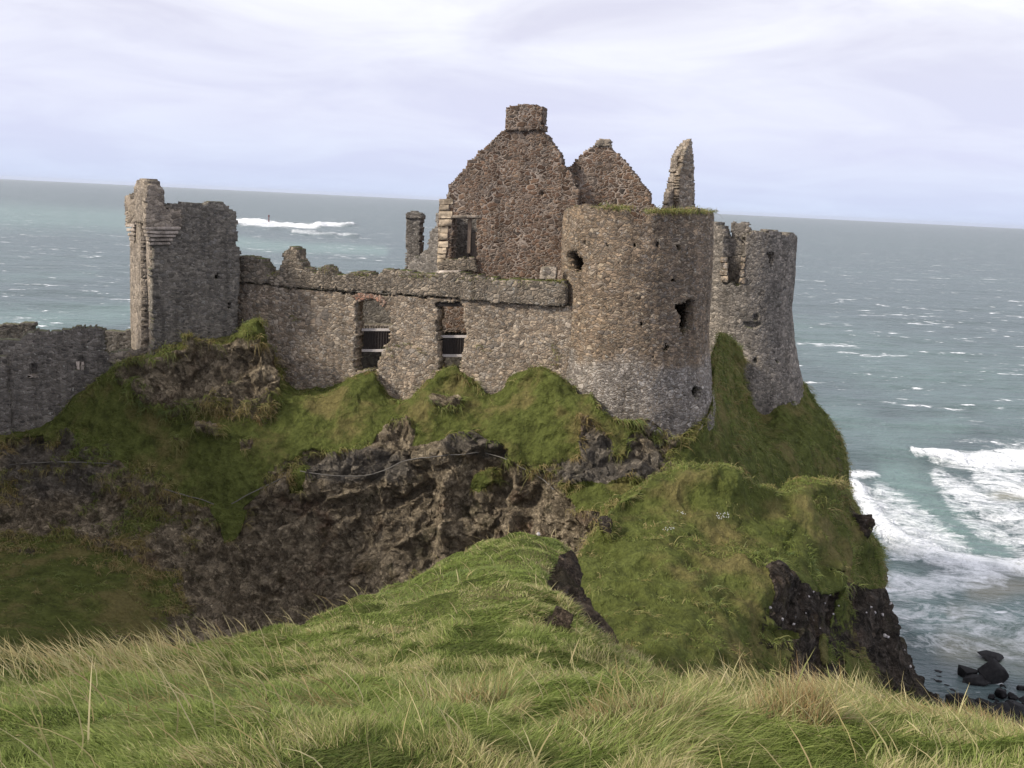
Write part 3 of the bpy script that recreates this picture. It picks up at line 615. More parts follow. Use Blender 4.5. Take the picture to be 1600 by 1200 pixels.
for rr_ in (r7, r8): rr_[1][:, 2] = np.maximum(rr_[1][:, 2], 1.0)
ts = np.concatenate([np.linspace(-300, -10, 60, endpoint=False), np.linspace(-10, 1260, 780, endpoint=False), np.linspace(1260, 1460, 170, endpoint=False), np.linspace(1460, 2000, 60)])
Gc = loft([rm, r0, r1, r2, r3, r4, r5, r6, r7, r8, r9], ts, 34)
crag_blobs = [
    (at(350, 560, 62.2), (4.2, 4, 1.5), 0.0),                 # bare outcrop under the gatehouse tower
    (at(700, 622, 60.2), (1.6, 2, .55), 0.0), (at(320, 668, 59.6), (.5, 1, .4), 0.0), (at(290, 690, 59.4), (.5, 1, .3), 0.0),
    (at(545, 720, 58), (2.9, 2, .9), 0.0), (at(620, 675, 58.8), (1.1, 2, .7), 0.0), (at(735, 690, 58), (2.4, 2, .55), 0.05),
    (at(935, 700, 55.6), (1.0, 2, 1.4), 0.05), (at(1010, 705, 55.5), (.9, 2, 2.2), 0.0), (at(930, 735, 54.8), (2.6, 2, .8), 0.05),
    (at(760, 750, 57), (.9, 1.5, .8), 0.95), (at(470, 750, 57.5), (.9, 1.5, 1.0), 0.95), (at(60, 760, 57.6), (3, 3, 1.2), 0.0), (at(110, 690, 60), (1.0, 2, .8), 0.0)]
crag_stains = [(at(560, 725, 58), (3.6, 4, 1.1), .8), (at(940, 720, 55.5), (3.4, 4, 1.8), .8), (at(740, 690, 58), (2.4, 3, .7), .7), (at(90, 720, 59), (4, 5, 2.2), .75)]
crag_bumps = [(at(690, 590, 60.6), (2.0, 2.5, 1.0), 0.75), (at(320, 560, 61.8), (3.2, 3, 1.4), 0.5), (at(640, 640, 59.6), (1.6, 2, .6), -0.3), (at(640, 930, 53.5), (3, 6, 1.2), -1.6), (at(560, 840, 55.8), (4.5, 5, 2.6), .9), (at(695, 810, 56.5), (.7, 5, 3), -1.4), (at(800, 770, 56), (.5, 5, 3), -0.9)]
build_land('cliff', Gc, M['crag'], crag_blobs, crag_stains, crag_bumps, rock_amp=0.95, turf_amp=0.95, edge_noise=0.35, paint=[
    ([(640, 722), (760, 710), (800, 725), (860, 760), (890, 800), (960, 805), (940, 900), (700, 1000), (420, 1000), (280, 975), (270, 900), (160, 865), (0, 835), (-60, 830), (-60, 740), (100, 728), (190, 722), (220, 765), (330, 795), (370, 805), (400, 772), (440, 760), (480, 742), (560, 748)], 0.0, 64),
    ([(440, 772), (480, 735), (505, 712), (560, 705), (598, 668), (612, 648), (637, 652), (640, 690), (680, 692), (712, 678), (740, 672), (765, 690), (792, 700), (790, 716), (750, 714), (640, 724), (560, 750), (480, 744)], 0.0, 64),
    ([(905, 648), (932, 660), (938, 700), (975, 712), (990, 672), (1012, 652), (1030, 660), (1030, 748), (868, 748), (874, 722), (905, 712)], 0.0, 58),
    ([(868, 752), (1015, 752), (965, 795), (900, 802), (880, 775)], 1.0, 58), ([(738, 742), (766, 728), (772, 758), (748, 772), (735, 765)], 1.0, 62), ([(452, 730), (478, 735), (474, 770), (448, 768)], 1.0, 62),
    ([(322, 785), (385, 800), (372, 835), (350, 845), (338, 815)], .8, 62), ([(640, 640), (700, 632), (705, 650), (660, 655)], .9, 62), ([(-60, 820), (110, 835), (285, 890), (310, 985), (-60, 1010)], .58, 60), ([(-60, 850), (90, 865), (230, 915), (245, 985), (-60, 1010)], .95, 60), ([(-60, 735), (200, 728), (230, 775), (330, 800), (300, 860), (270, 890), (110, 835), (-60, 820)], .34, 62),
    ([(90, 690), (110, 680), (118, 702), (100, 712)], 0, 64), ([(10, 680), (60, 676), (70, 700), (100, 722), (20, 735)], 0, 64), ([(320, 662), (342, 660), (344, 678), (326, 682)], 0, 62), ([(372, 690), (395, 688), (392, 702), (376, 704)], 0, 62)])

# --- the grassy knoll on the right
def rk(*k): return list(range(len(k))), np.array([np.append(at(px, py, Y), g) for px, py, Y, g in k])
k2 = rk((990, 800, 46, 1), (968, 782, 38.3, 1), (1020, 748, 38.2, 1), (1085, 724, 38.2, 1), (1150, 725, 38.5, 1), (1204, 764, 39.6, 1), (1248, 748, 40.2, 1), (1298, 749, 41.4, 1), (1318, 766, 44, .8), (1280, 800, 51, .5))
k1 = (k2[0], k2[1] + np.array([0, 3.0, -2.4, -.1])); k0 = down(k2, 8.0, 6.0, .2); kz = down(k2, -3, 8.0, 0)
kA = rk((970, 850, 45, 1), (933, 818, 37.2, 1), (1000, 790, 36.6, 1), (1085, 780, 36.4, 1), (1150, 782, 36.8, 1), (1206, 800, 37.6, 1), (1255, 792, 38, 1), (1305, 798, 39.6, .9), (1338, 800, 44.2, .6), (1290, 830, 51, .3))
kB = rk((940, 900, 43, 1), (893, 868, 35.6, 1), (980, 855, 34, 1), (1070, 850, 33.6, 1), (1140, 850, 34, 1), (1200, 850, 34.6, 1), (1260, 850, 36, 1), (1330, 852, 39, 1), (1382, 853, 43, .8), (1325, 880, 51, .3))
kC = rk((920, 950, 41, .8), (872, 920, 33.6, 1), (970, 920, 31.4, 1), (1065, 920, 31, 1), (1130, 915, 31.4, 1), (1195, 905, 32.8, .8), (1260, 912, 34.6, .6), (1330, 915, 37.6, .8), (1388, 912, 42.2, .6), (1335, 940, 50, .2))
kD = rk((920, 1010, 38, .8), (880, 985, 30.6, 1), (970, 985, 28.6, 1), (1065, 990, 28.2, 1), (1130, 985, 29, 1), (1195, 975, 31, .6), (1265, 985, 33.4, .15), (1335, 985, 36.4, .4), (1406, 985, 41.2, .1), (1355, 1010, 49, .1))
kE = rk((920, 1080, 35, .8), (900, 1050, 27, 1), (980, 1055, 25.4, 1), (1065, 1060, 25.2, 1), (1135, 1060, 26.2, 1), (1200, 1050, 28.6, .75), (1275, 1060, 31.4, .5), (1355, 1065, 34.6, .6), (1446, 1068, 40, .1), (1395, 1090, 48, .1))
kF = rk((920, 1200, 31, .8), (900, 1160, 23, 1), (980, 1160, 22, 1), (1065, 1170, 22, 1), (1140, 1170, 23, 1), (1210, 1160, 25.5, .7), (1290, 1165, 28.6, .6), (1380, 1160, 32, .6), (1480, 1140, 38, .2), (1430, 1160, 46, .1))
kG = down(kF, 2.0, -2.0); kH = down(kF, -3.0, -3.0)
tk = np.concatenate([np.linspace(0, 1, 30, endpoint=False), np.linspace(1, 8, 520, endpoint=False), np.linspace(8, 9, 60)])
Gk = loft([kz, k0, k1, k2, kA, kB, kC, kD, kE, kF, kG, kH], tk, 34)
knoll_blobs = [(at(1215, 905, 33), (.7, 2, .7), 0.0), (at(1262, 955, 33.6), (1.1, 2, 1.0), 0.0), (at(1292, 1000, 33.6), (.8, 2, 1.4), 0.0), (at(1252, 1025, 31), (.8, 2, .8), 0.0), (at(1312, 900, 36.6), (.4, 2, .35), 0.0),
               (at(1385, 960, 40), (1.6, 3, 1.4), 0.0), (at(1400, 1030, 39), (1.6, 3, 1.6), 0.0), (at(1340, 950, 37), (.5, 2, 1.2), 0.8), (at(1290, 1030, 32), (.35, 2, .8), .9), (at(945, 835, 37), (.4, 1, .3), 0.0), (at(1330, 985, 36), (.4, 2, 1.0), 0.9)]
knoll_bumps = [(at(1215, 915, 33), (.9, 2, .8), -.7), (at(1262, 985, 33.4), (1.2, 3, 1.5), -.7), (at(1312, 905, 36.6), (.5, 2, .6), -.6), (at(1230, 830, 36), (2.4, 3, .9), .5), (at(1110, 800, 35.4), (1.6, 3, 1.2), .3), (at(1165, 880, 33.4), (.6, 2, 1.4), -.35), (at(1350, 880, 40), (1.4, 3, 1.0), .4),
               (at(1204, 764, 39.2), (.45, 2.5, .6), -.5), (at(1290, 870, 37), (1.2, 2, .6), .45)]
build_land('knoll', Gk, M['knoll'], [], (), knoll_bumps, rock_amp=0.6, turf_amp=0.95, flip=False, edge_noise=0.3, paint=[
    ([(1193, 888), (1212, 880), (1226, 900), (1262, 922), (1300, 930), (1312, 922), (1317, 960), (1312, 1000), (1328, 1030), (1322, 1062), (1238, 1090), (1240, 1000), (1205, 960), (1198, 920)], 0.0, 60),
    ([(1302, 888), (1322, 892), (1328, 908), (1346, 915), (1402, 920), (1420, 960), (1470, 1090), (1440, 1085), (1382, 1022), (1350, 1004), (1345, 962), (1328, 930)], 0.0, 60),
    ([(1232, 1005), (1262, 998), (1282, 1030), (1292, 1070), (1250, 1060)], 0.0, 60), ([(1266, 1000), (1292, 996), (1312, 1032), (1292, 1040)], .95, 60), ([(1205, 975), (1235, 985), (1240, 1003), (1205, 1000)], .9, 60),
    ([(938, 822), (955, 826), (952, 842), (940, 840)], 0.1, 60), ([(1326, 770), (1345, 800), (1360, 838), (1352, 842), (1336, 806), (1320, 775)], 0.1, 60)])

# --- the cliff top the camera stands on, with its small outlying mound
silh = [(-500, 1010, 10), (-200, 990, 11), (0, 984, 12), (100, 984, 12.6), (200, 978, 13.2), (280, 972, 13.6), (340, 976, 14), (400, 980, 14.6), (460, 972, 15.6), (520, 946, 17), (580, 926, 18.6), (640, 913, 20), (690, 886, 21.4), (740, 857, 23), (790, 844, 24), (830, 840, 24.4),
        (865, 853, 24.2), (890, 876, 23.6), (912, 915, 22.4), (935, 952, 20.6), (960, 986, 18.6), (990, 1012, 16.6), (1050, 1026, 14.8), (1100, 1036, 14.2), (1200, 1048, 13.6), (1300, 1060, 13.2), (1400, 1072, 12.8), (1460, 1088, 12.4), (1500, 1110, 11.8), (1550, 1132, 11), (1600, 1152, 10.4), (1750, 1215, 9), (2100, 1330, 7.6)]
tS = [s[0] for s in silh]
sx = np.array(tS, float)
def fr(pxs, pys, Ys, g=1.0): return tS, np.array([np.append(at(x, y, Y), g) for x, y, Y in zip(pxs, pys, Ys)])
low_ = np.array([0.30 - 0.16 * float(sstep(560, 700, np.array(s[0])) * sstep(1000, 930, np.array(s[0]))) for s in silh])      # room for the grass that stands on the edge
s6 = fr([s[0] for s in silh], [s[1] for s in silh], [s[2] for s in silh]); s6[1][:, 2] -= low_ + 0.24 * sstep(470, 300, np.array(tS, float)) + 0.34 * sstep(960, 1060, np.array([s[0] for s in silh], float)) + 0.14 * sstep(1100, 1300, np.array(tS, float)) + 0.16 * sstep(1400, 1600, np.array(tS, float)) + 0.16 * sstep(1400, 1500, np.array(tS, float)) + 0.40 * sstep(1460, 1620, np.array(tS, float)) + 0.08 * sstep(300, 100, np.array(tS, float))
n_ = len(silh)
s1 = fr(sx, 1275 + 0.06 * np.abs(sx - 800) * 0, np.full(n_, 4.0)); s2 = fr(sx, np.full(n_, 1165.0) + np.clip(sx - 1450, 0, 900) * 0.28, np.where(sx > 1450, 5.9 - (sx - 1450) * 0.0008, 5.9))
s3 = fr(sx, np.full(n_, 1085.0) + np.clip(sx - 1350, 0, 900) * 0.26, np.where(sx > 1350, 8.4 - (sx - 1350) * 0.0016, 8.4))
def lerp_row(a, b, f, lift=0.0):
    P = a[1] * (1 - f) + b[1] * f; P[:, 2] += lift; return a[0], P
s3[1][:, 2] -= 0.18; s4 = lerp_row(s3, s6, 0.36, -0.16); s5 = lerp_row(s3, s6, 0.72, -0.10)
P0 = s1[1].copy(); P0[:, 1] = -1.0; P0[:, 0] *= 1.0; P0[:, 2] = 32.2; s0 = (tS, P0)
Pb = P0.copy(); Pb[:, 1] = -14; Pb[:, 0] = np.where(np.abs(Pb[:, 0]) > 0, Pb[:, 0] * 3, 0); Pb[:, 2] = 33.2; sb = (tS, Pb)
back = np.array([0, 1.0, -0.75, 0]); P7 = s6[1] + back; P7[:, 3] = .9; s7 = (tS, P7)
P8 = s6[1] + np.array([0, 2.2, -4.0, 0]); P8[:, 3] = .5; s8 = (tS, P8)
s9 = down(s8, 6.0, 2.0, 0.1); s10 = down(s8, -3.0, 3.0, 0)
tg = np.concatenate([np.linspace(-500, -20, 60, endpoint=False), np.linspace(-20, 1620, 700, endpoint=False), np.linspace(1620, 2100, 50)])
Gf = loft([sb, s0, s1, s2, s3, s4, s5, s6, s7, s8, s9, s10], tg, 26)
gblobs = [(at(878, 912, 19.6), (.55, 2.2, .38), 0.0), (at(905, 930, 20), (.6, 2, .5), 0.0), (at(925, 965, 17.5), (.7, 2, .35), 0.0), (at(955, 985, 16.8), (.7, 2, .3), 0.0), (at(975, 1003, 16.2), (.4, 2, .2), 0.0), (at(868, 992, 13.5), (.22, 1.2, .18), 0.0)]
gbumps = [(at(880, 925, 19.3), (.7, 2, .5), -.45), (at(915, 965, 17.5), (.7, 2, .45), -.30), (at(835, 900, 20.5), (1.0, 2, .5), .25), (at(868, 992, 13.5), (.35, 1, .25), -.22), (at(900, 1000, 13.8), (.8, 1.2, .3), .10)]
build_land('ground', Gf, M['ground'], [], (), gbumps, rock_amp=0.5, turf_amp=0.6, flip=False, edge_noise=0.2, paint=[
    ([(856, 900), (866, 884), (884, 874), (900, 874), (914, 884), (936, 918), (954, 958), (998, 1020), (955, 1022), (940, 996), (905, 982), (876, 950), (860, 925)], -0.2, 30), ([(905, 962), (925, 972), (935, 995), (915, 990)], .9, 30),
    ([(846, 972), (862, 970), (886, 990), (880, 1006), (858, 1002)], 0.0, 30)])

# --- the mainland headland left of the camera, which keeps the sun out of the gully
def headland():
    nu, nv = 60, 80; u = np.linspace(-95, -36, nu); v = np.linspace(-10, 66, nv); U, Vv = np.meshgrid(u, v, indexing='ij')
    edge = sstep(-36, -41, U) * sstep(66, 60, Vv); P = np.stack([U, Vv, 0 * U], -1); nz = fbm(P.reshape(-1, 3) / 7.0, 4, 19).reshape(U.shape)
    P[:, :, 2] = -3 + edge * (40.0 + 1.5 * nz); P[:, :, 0] += 1.5 * nz * (1 - edge)
    me = mesh_from('headland', P.reshape(-1, 3), grid_faces(nu, nv), smooth=True); fattr(me, 'grass', np.clip(edge.ravel() * 1.2 - .3, 0, 1)); fattr(me, 'stain', 0 * U.ravel())
    link('headland', me, M['crag'])['kind'] = 'structure'
headland()

# ------------------------------------------------------------------ castle walls
def cells_mesh(name, mask, pos_f, pos_b, u0, z0, cell, rng, jit=0.28, wrap=False):
    nu, nv = mask.shape
    used = np.zeros((nu + 1, nv + 1), bool)
    for a in (0, 1):
        for b in (0, 1): used[a:nu + a, b:nv + b] |= mask
    if wrap: used[0] |= used[nu]; used[nu] = False
    I, J = np.nonzero(used); k = len(I); idx = np.full((nu + 1, nv + 1), -1); idx[I, J] = np.arange(k)
    if wrap: idx[nu] = idx[0]
    ju = rng.uniform(-jit, jit, k) * cell; jz = rng.uniform(-jit, jit, k) * cell
    U = u0 + I * cell + ju; Z = z0 + J * cell + jz
    Vf = pos_f(U, Z); Vb = pos_b(U, Z)
    V = np.concatenate([Vf, Vb]); ci, cj = np.nonzero(mask)
    a, b, c, d = idx[ci, cj], idx[ci + 1, cj], idx[ci + 1, cj + 1], idx[ci, cj + 1]
    F = [np.stack([a, b, c, d], 1), np.stack([a + k, d + k, c + k, b + k], 1)]
    def side(nb, p, q):
        F.append(np.stack([p[nb], p[nb] + k, q[nb] + k, q[nb]], 1))
    pad = np.zeros((nu + 2, nv + 2), bool); pad[1:-1, 1:-1] = mask
    if wrap: pad[0, 1:-1] = mask[-1]; pad[-1, 1:-1] = mask[0]
    side(~pad[ci, cj + 1], d, a); side(~pad[ci + 2, cj + 1], b, c); side(~pad[ci + 1, cj], a, b); side(~pad[ci + 1, cj + 2], c, d)
    return mesh_from(name, V, np.concatenate(F))
def slab(name, mat, parent, P0, P1, outline, holes=(), thick=0.9, cell=0.12, off=0.0, seed=1, rag=0.14, relief=0.06, depth_jit=0.025, rough=True, niches=()):
    """upright wall in the vertical plane through P0, P1 (XY); outline and holes are traced on that plane"""
    rng = np.random.default_rng(seed)
    P0 = np.asarray(P0[:2], float); P1 = np.asarray(P1[:2], float); d = (P1 - P0) / np.linalg.norm(P1 - P0)
    n = np.array([d[1], -d[0]]);
    if n @ (-P0) < 0: n = -n
    O = P0 + n * off
    def on(px, py):
        r_ = ray(px, py); t = ((O - EYE[:2]) @ n) / (r_[:2] @ n); q = EYE + r_ * t
        return ((q[:2] - O) @ d, q[2])
    poly = np.array([on(*p) for p in outline]); hp = [np.array([on(*p) for p in h]) for h in holes]; np_ = [(np.array([on(*p) for p in h]), dd) for h, dd in niches]
    lo = poly.min(0) - cell; hi = poly.max(0) + cell
    nu, nv = np.ceil((hi - lo) / cell).astype(int)
    cu, cv = np.meshgrid(lo[0] + (np.arange(nu) + .5) * cell, lo[1] + (np.arange(nv) + .5) * cell, indexing='ij')
    q = np.stack([cu.ravel(), cv.ravel(), np.full(cu.size, seed * 7.3)], 1)
    wu = cu + (rag * fbm(q * 1.7, 3, 5)).reshape(cu.shape) + rng.uniform(-.35, .35, cu.shape) * cell * rough
    wv = cv + (rag * fbm(q * 1.7 + 40, 3, 6)).reshape(cu.shape) + rng.uniform(-.35, .35, cu.shape) * cell * rough
    mask = in_poly(wu, wv, poly)
    for h in hp: mask &= ~in_poly(wu, wv, h)
    def pos(sign, back):
        def f(U, Z):
            q = np.stack([U, Z, np.full(U.shape, seed * 3.1 + back * 9)], 1)
            w = relief * fbm(q / 1.6, 3, 7) + rng.uniform(-1, 1, len(U)) * depth_jit - back * thick
            if not back:
                for h, dd in np_: w = w - dd * in_poly(U, Z, h)
            XY = O[None] + U[:, None] * d[None] + w[:, None] * n[None]
            return np.stack([XY[:, 0], XY[:, 1], Z], 1)
        return f
    me = cells_mesh(name, mask, pos(1, 0), pos(1, 1), lo[0], lo[1], cell, rng)
    return link(name, me, mat, parent) if parent is not None else me
def plane_pt(P0, P1, px, py, off=0.0):
    P0 = np.asarray(P0[:2], float); P1 = np.asarray(P1[:2], float); d = (P1 - P0) / np.linalg.norm(P1 - P0); n = np.array([d[1], -d[0]])
    if n @ (-P0) < 0: n = -n
    O = P0 + n * off; r_ = ray(px, py); t = ((O - EYE[:2]) @ n) / (r_[:2] @ n); return EYE + r_ * t
def frame_of(P0, P1):
    d = np.asarray(P1[:2], float) - np.asarray(P0[:2], float); d /= np.linalg.norm(d); n = np.array([d[1], -d[0]])
    if n @ (-np.asarray(P0[:2])) < 0: n = -n
    return np.array([d[0], d[1], 0]), np.array([n[0], n[1], 0])
def px_box(name, mat, parent, P0, P1, x0, y0, x1, y1, depth, off=0.0, jit=0.01, seed=0):
    """a block whose front face covers the traced rectangle on the plane"""
    d, n = frame_of(P0, P1)
    a = plane_pt(P0, P1, x0, (y0 + y1) / 2, off); b = plane_pt(P0, P1, x1, (y0 + y1) / 2, off); t = plane_pt(P0, P1, (x0 + x1) / 2, y0, off); u = plane_pt(P0, P1, (x0 + x1) / 2, y1, off)
    c = (a + b) / 2; c[2] = (t[2] + u[2]) / 2
    me = box_mesh(name, c - n * depth / 2, (b - a) / 2, n * depth / 2, np.array([0, 0, (t[2] - u[2]) / 2]), jit, seed)
    return link(name, me, mat, parent)
def round_tower(name, mat, parent, pxc, Yc, prof, top_px, holes=(), niches=(), thick=1.3, cell=0.12, seed=3, zbot=None, relief=0.07):
    """prof: (py, left px, right px) traced edges; top_px: traced (px, py) line of the broken wall head on the near side"""
    rng = np.random.default_rng(seed)
    pz, pcx, prr = [], [], []
    for py, l, r_ in prof:
        a, b = at(l, py, Yc), at(r_, py, Yc); pz.append((a[2] + b[2]) / 2); pcx.append((a[0] + b[0]) / 2); prr.append((b[0] - a[0]) / 2 * 0.997)
    o = np.argsort(pz); pz, pcx, prr = np.array(pz)[o], np.array(pcx)[o], np.array(prr)[o]
    Rn = prr.mean()
    cxz = lambda z: np.interp(z, pz, pcx); rz = lambda z: np.interp(z, pz, prr)
    def on(px, py):
        r_ = ray(px, py); r_ = r_ / r_[1]; z = at(px, py, Yc - Rn)[2]; tt = None
        for _ in range(4):
            cx, rad = cxz(z), rz(z) * 1.0
            o_ = np.array([EYE[0] - cx, EYE[1] - Yc]); dd = r_[:2]; A = dd @ dd; B = o_ @ dd; C = o_ @ o_ - rad * rad
            disc = max(B * B - A * C, 0.0); tt = (-B - math.sqrt(disc)) / A; q = EYE + r_ * tt; z = q[2]
        th = math.atan2(q[0] - cxz(z), -(q[1] - Yc)); return th * Rn, q[2]
    top = np.array([on(*p) for p in top_px]); o = np.argsort(top[:, 0]); top = top[o]
    per = 2 * math.pi * Rn; nu = int(round(per / cell)); cell = per / nu
    z0 = pz.min() if zbot is None else zbot; z1 = top[:, 1].max() + .5
    nv = int(math.ceil((z1 - z0) / cell)); u0 = -per / 2
    cu, cv = np.meshgrid(u0 + (np.arange(nu) + .5) * cell, z0 + (np.arange(nv) + .5) * cell, indexing='ij')
    q = np.stack([np.cos(cu / Rn).ravel() * Rn, np.sin(cu / Rn).ravel() * Rn, cv.ravel()], 1)
    wu = cu + (0.16 * fbm(q * 1.7, 3, 5)).reshape(cu.shape) + rng.uniform(-.35, .35, cu.shape) * cell
    wv = cv + (0.16 * fbm(q * 1.7 + 40, 3, 6)).reshape(cu.shape) + rng.uniform(-.35, .35, cu.shape) * cell
    zt = np.interp(wu, np.concatenate([[u0 * .75], top[:, 0], [-u0 * .75]]), np.concatenate([[top[0, 1] - 1.8], top[:, 1], [top[-1, 1] - 1.8]]))
    zt = zt + 0.30 * fbm(q / 0.8, 3, 55).reshape(cu.shape)
    mask = wv < zt
    for h in holes: mask &= ~in_poly(wu, wv, np.array([on(*p) for p in h]))
    nch = [(np.array([on(*p) for p in h]), dd) for h, dd in niches]
    def pos(back):
        def f(U, Z):
            th = U / Rn; q = np.stack([np.cos(th) * Rn, np.sin(th) * Rn, Z], 1)
            w = relief * fbm(q / 1.4, 3, 7) + rng.uniform(-1, 1, len(U)) * 0.03 - back * thick
            if not back:
                for h, dd in nch: w = w - dd * in_poly(U, Z, h)
            rad = rz(Z) + w
            return np.stack([cxz(Z) + np.sin(th) * rad, Yc - np.cos(th) * rad, Z], 1)
        return f
    me = cells_mesh(name, mask, pos(0), pos(1), u0, z0, cell, rng, wrap=True)
    ob = link(name, me, mat, parent)
    return ob, cxz, rz, on
def disc_mesh(name, cx, cy, r_, z, bump=0.2, seed=0):
    nr, na = 10, 40; V = []; F = []
    for i in range(nr + 1):
        for k in range(na):
            t = 2 * math.pi * k / na; V.append((cx + r_ * i / nr * math.cos(t), cy + r_ * i / nr * math.sin(t), z))
    V = np.array(V); V[:, 2] += bump * fbm(V / 1.3, 3, seed)
    for i in range(nr):
        for k in range(na): F.append([i * na + k, (i + 1) * na + k, (i + 1) * na + (k + 1) % na, i * na + (k + 1) % na])
    return mesh_from(name, V, F, smooth=True)

M['turfcap'] = plain('turf_cap', (0.05, 0.055, 0.018), (0.13, 0.12, 0.045), 3, 0.95, 0.8)

# great round tower --------------------------------------------------------------
base = at(997, 655, 58); TOW = thing('round_tower', 'great round tower of grey brown rubble rising from the crag, grass growing on its head', 'tower', (base[0], TC_Y, base[2]))
hole_big = [(886, 396), (892, 390), (901, 391), (904, 398), (912, 402), (913, 414), (906, 424), (897, 425), (888, 418), (885, 407)]
hole_t = [(1053, 482), (1056, 474), (1066, 472), (1078, 468), (1088, 472), (1088, 479), (1084, 482), (1082, 505), (1078, 514), (1071, 519), (1067, 524), (1062, 517), (1063, 500), (1060, 488)]
hole_low = [(1080, 606), (1087, 602), (1095, 605), (1096, 615), (1091, 624), (1085, 621), (1080, 613)]
put = []
for x, y, w, h in [(914, 379, 4, 7), (947, 383, 4, 6), (993, 384, 4, 6), (1027, 384, 6, 6), (1059, 387, 6, 7), (1051, 438, 5, 5), (1042, 542, 8, 7), (1021, 556, 3, 3), (1003, 505, 3, 3)]:
    put.append([(x - w / 2, y - h / 2), (x + w / 2, y - h / 2), (x + w / 2, y + h / 2), (x - w / 2, y + h / 2)])
_, tcx, trz, ton = round_tower('wall', M['tower'], TOW, 997, TC_Y,
    [(318, 880, 1114), (400, 876, 1112), (470, 877, 1108), (540, 873, 1107), (590, 869, 1112), (620, 868, 1117), (700, 866, 1119)],
    [(881, 330), (890, 326), (910, 322), (935, 324), (958, 325), (975, 328), (981, 341), (996, 349), (1010, 347), (1016, 336), (1025, 333), (1050, 332), (1075, 331), (1100, 331), (1112, 333)],
    [hole_big, hole_t, hole_low] + put, thick=0.75, cell=0.105, seed=3, zbot=at(1000, 745, 58)[2])
zc = at(1000, 345, 58)[2] - 0.4
link('turf_cap', disc_mesh('turf_cap', tcx(zc), TC_Y, 4.1, zc, 0.3, 4), M['turfcap'], TOW)

# north-east round tower ----------------------------------------------------------
NE_Y = 82.0
base = at(1165, 625, 78); NET = thing('round_tower', 'smaller round tower on the seaward edge with a tall broken doorway and flared base', 'tower', (base[0], NE_Y, base[2]))
_, ncx, nrz, non = round_tower('wall', M['tower_far'], NET, 1160, NE_Y,
    [(345, 1082, 1244), (420, 1080, 1240), (475, 1078, 1236), (520, 1076, 1239), (560, 1076, 1246), (600, 1074, 1255), (660, 1070, 1262)],
    [(1090, 350), (1115, 349), (1124, 352), (1131, 358), (1134, 366), (1140, 372), (1150, 372), (1160, 368), (1166, 364), (1180, 362), (1195, 361), (1215, 364), (1228, 368), (1236, 364), (1241, 366)],
    [[(1133, 402), (1161, 400), (1162, 412), (1159, 430), (1158, 445), (1134, 445)], [(1198, 395), (1210, 395), (1211, 404), (1206, 415), (1203, 418), (1202, 405)]],
    niches=[([(1133, 370), (1165, 372), (1163, 404), (1132, 404)], 0.75), ([(1178, 492), (1186, 492), (1186, 499), (1178, 499)], .4), ([(1162, 503), (1188, 506), (1180, 514), (1165, 510)], .3),
            ([(1178, 560), (1182, 560), (1182, 565), (1178, 565)], .4), ([(1213, 562), (1217, 562), (1217, 567), (1213, 567)], .4)], thick=1.2, cell=0.125, seed=8, zbot=at(1165, 690, 78)[2])
zc = at(1165, 450, 80)[2]
link('floor', disc_mesh('floor', ncx(zc), NE_Y, 3.6, zc, 0.2, 5), M['turfcap'], NET)
pa, pb = at(1140, 360, 79.4), at(1175, 360, 79.0)
slab('merlon', M['tower_far'], NET, pa, pb, [(1143, 347), (1150, 345), (1158, 347), (1172, 346), (1173, 362), (1172, 378), (1143, 378)], thick=1.0, seed=12)
for (x0, y0, x1, y1, s_) in [(1126, 402, 1136, 410, 1), (1128, 411, 1137, 420, 2), (1125, 421, 1136, 430, 3), (1127, 431, 1137, 441, 4), (1158, 400, 1165, 409, 5), (1157, 411, 1163, 421, 6), (1156, 423, 1163, 432, 7), (1155, 434, 1165, 443, 8)]:
    px_box('jamb_stone', M['curtain'], NET, at(1125, 420, 78.5), at(1170, 420, 77.9), x0, y0, x1, y1, 0.5, 0.05, 0.02, s_)

# curtain wall with the two broken windows -----------------------------------------
CA, CB = at(365, 500, 66.0), at(880, 500, 60.0)
base = at(620, 615, 62.8); CUR = thing('curtain_wall', 'long curtain wall of pale brown rubble with two broken window openings and a projecting parapet', 'castle wall', base)
W1 = [(556, 474), (562, 469), (575, 468), (588, 470), (594, 475), (599, 481), (601, 487), (607, 490), (609, 497), (610, 506), (608, 512), (608, 525), (606, 536), (600, 540), (597, 550), (592, 562), (588, 580), (555, 580), (554, 530), (556, 525)]
W2 = [(679, 481), (680, 474), (690, 471), (705, 473), (719, 470), (720, 476), (725, 480), (727, 520), (725, 545), (722, 560), (719, 580), (686, 580), (684, 540), (683, 484)]
slab('wall', M['curtain'], CUR, CA, CB, [(361, 440), (450, 450), (560, 460), (700, 466), (894, 480), (894, 700), (360, 700)], [W1, W2, [(449, 448), (452, 448), (452, 452), (449, 452)], [(452, 570), (455, 570), (455, 576), (452, 576)]], thick=1.15, cell=0.11, seed=21, relief=0.08)
top_l = [(361, 405), (372, 400), (392, 401), (405, 404), (413, 412), (420, 424), (426, 430), (433, 422), (440, 418), (444, 408), (443, 399), (449, 391), (455, 387), (465, 389), (468, 408), (476, 417), (486, 424), (494, 428), (500, 418), (508, 415), (518, 422), (526, 430), (540, 431), (552, 425), (565, 424), (577, 428), (587, 432), (596, 424), (612, 421), (630, 422), (645, 428)]
slab('parapet', M['parapet'], CUR, CA, CB, top_l + [(680, 427), (712, 427), (735, 431), (742, 436), (742, 470), (700, 465), (640, 461), (560, 455), (500, 452), (450, 447), (361, 441)],
     [[(499, 446), (502, 446), (502, 450), (499, 450)], [(524, 448), (527, 448), (527, 453), (524, 453)]], thick=1.1, cell=0.11, off=0.13, seed=22, relief=0.09)
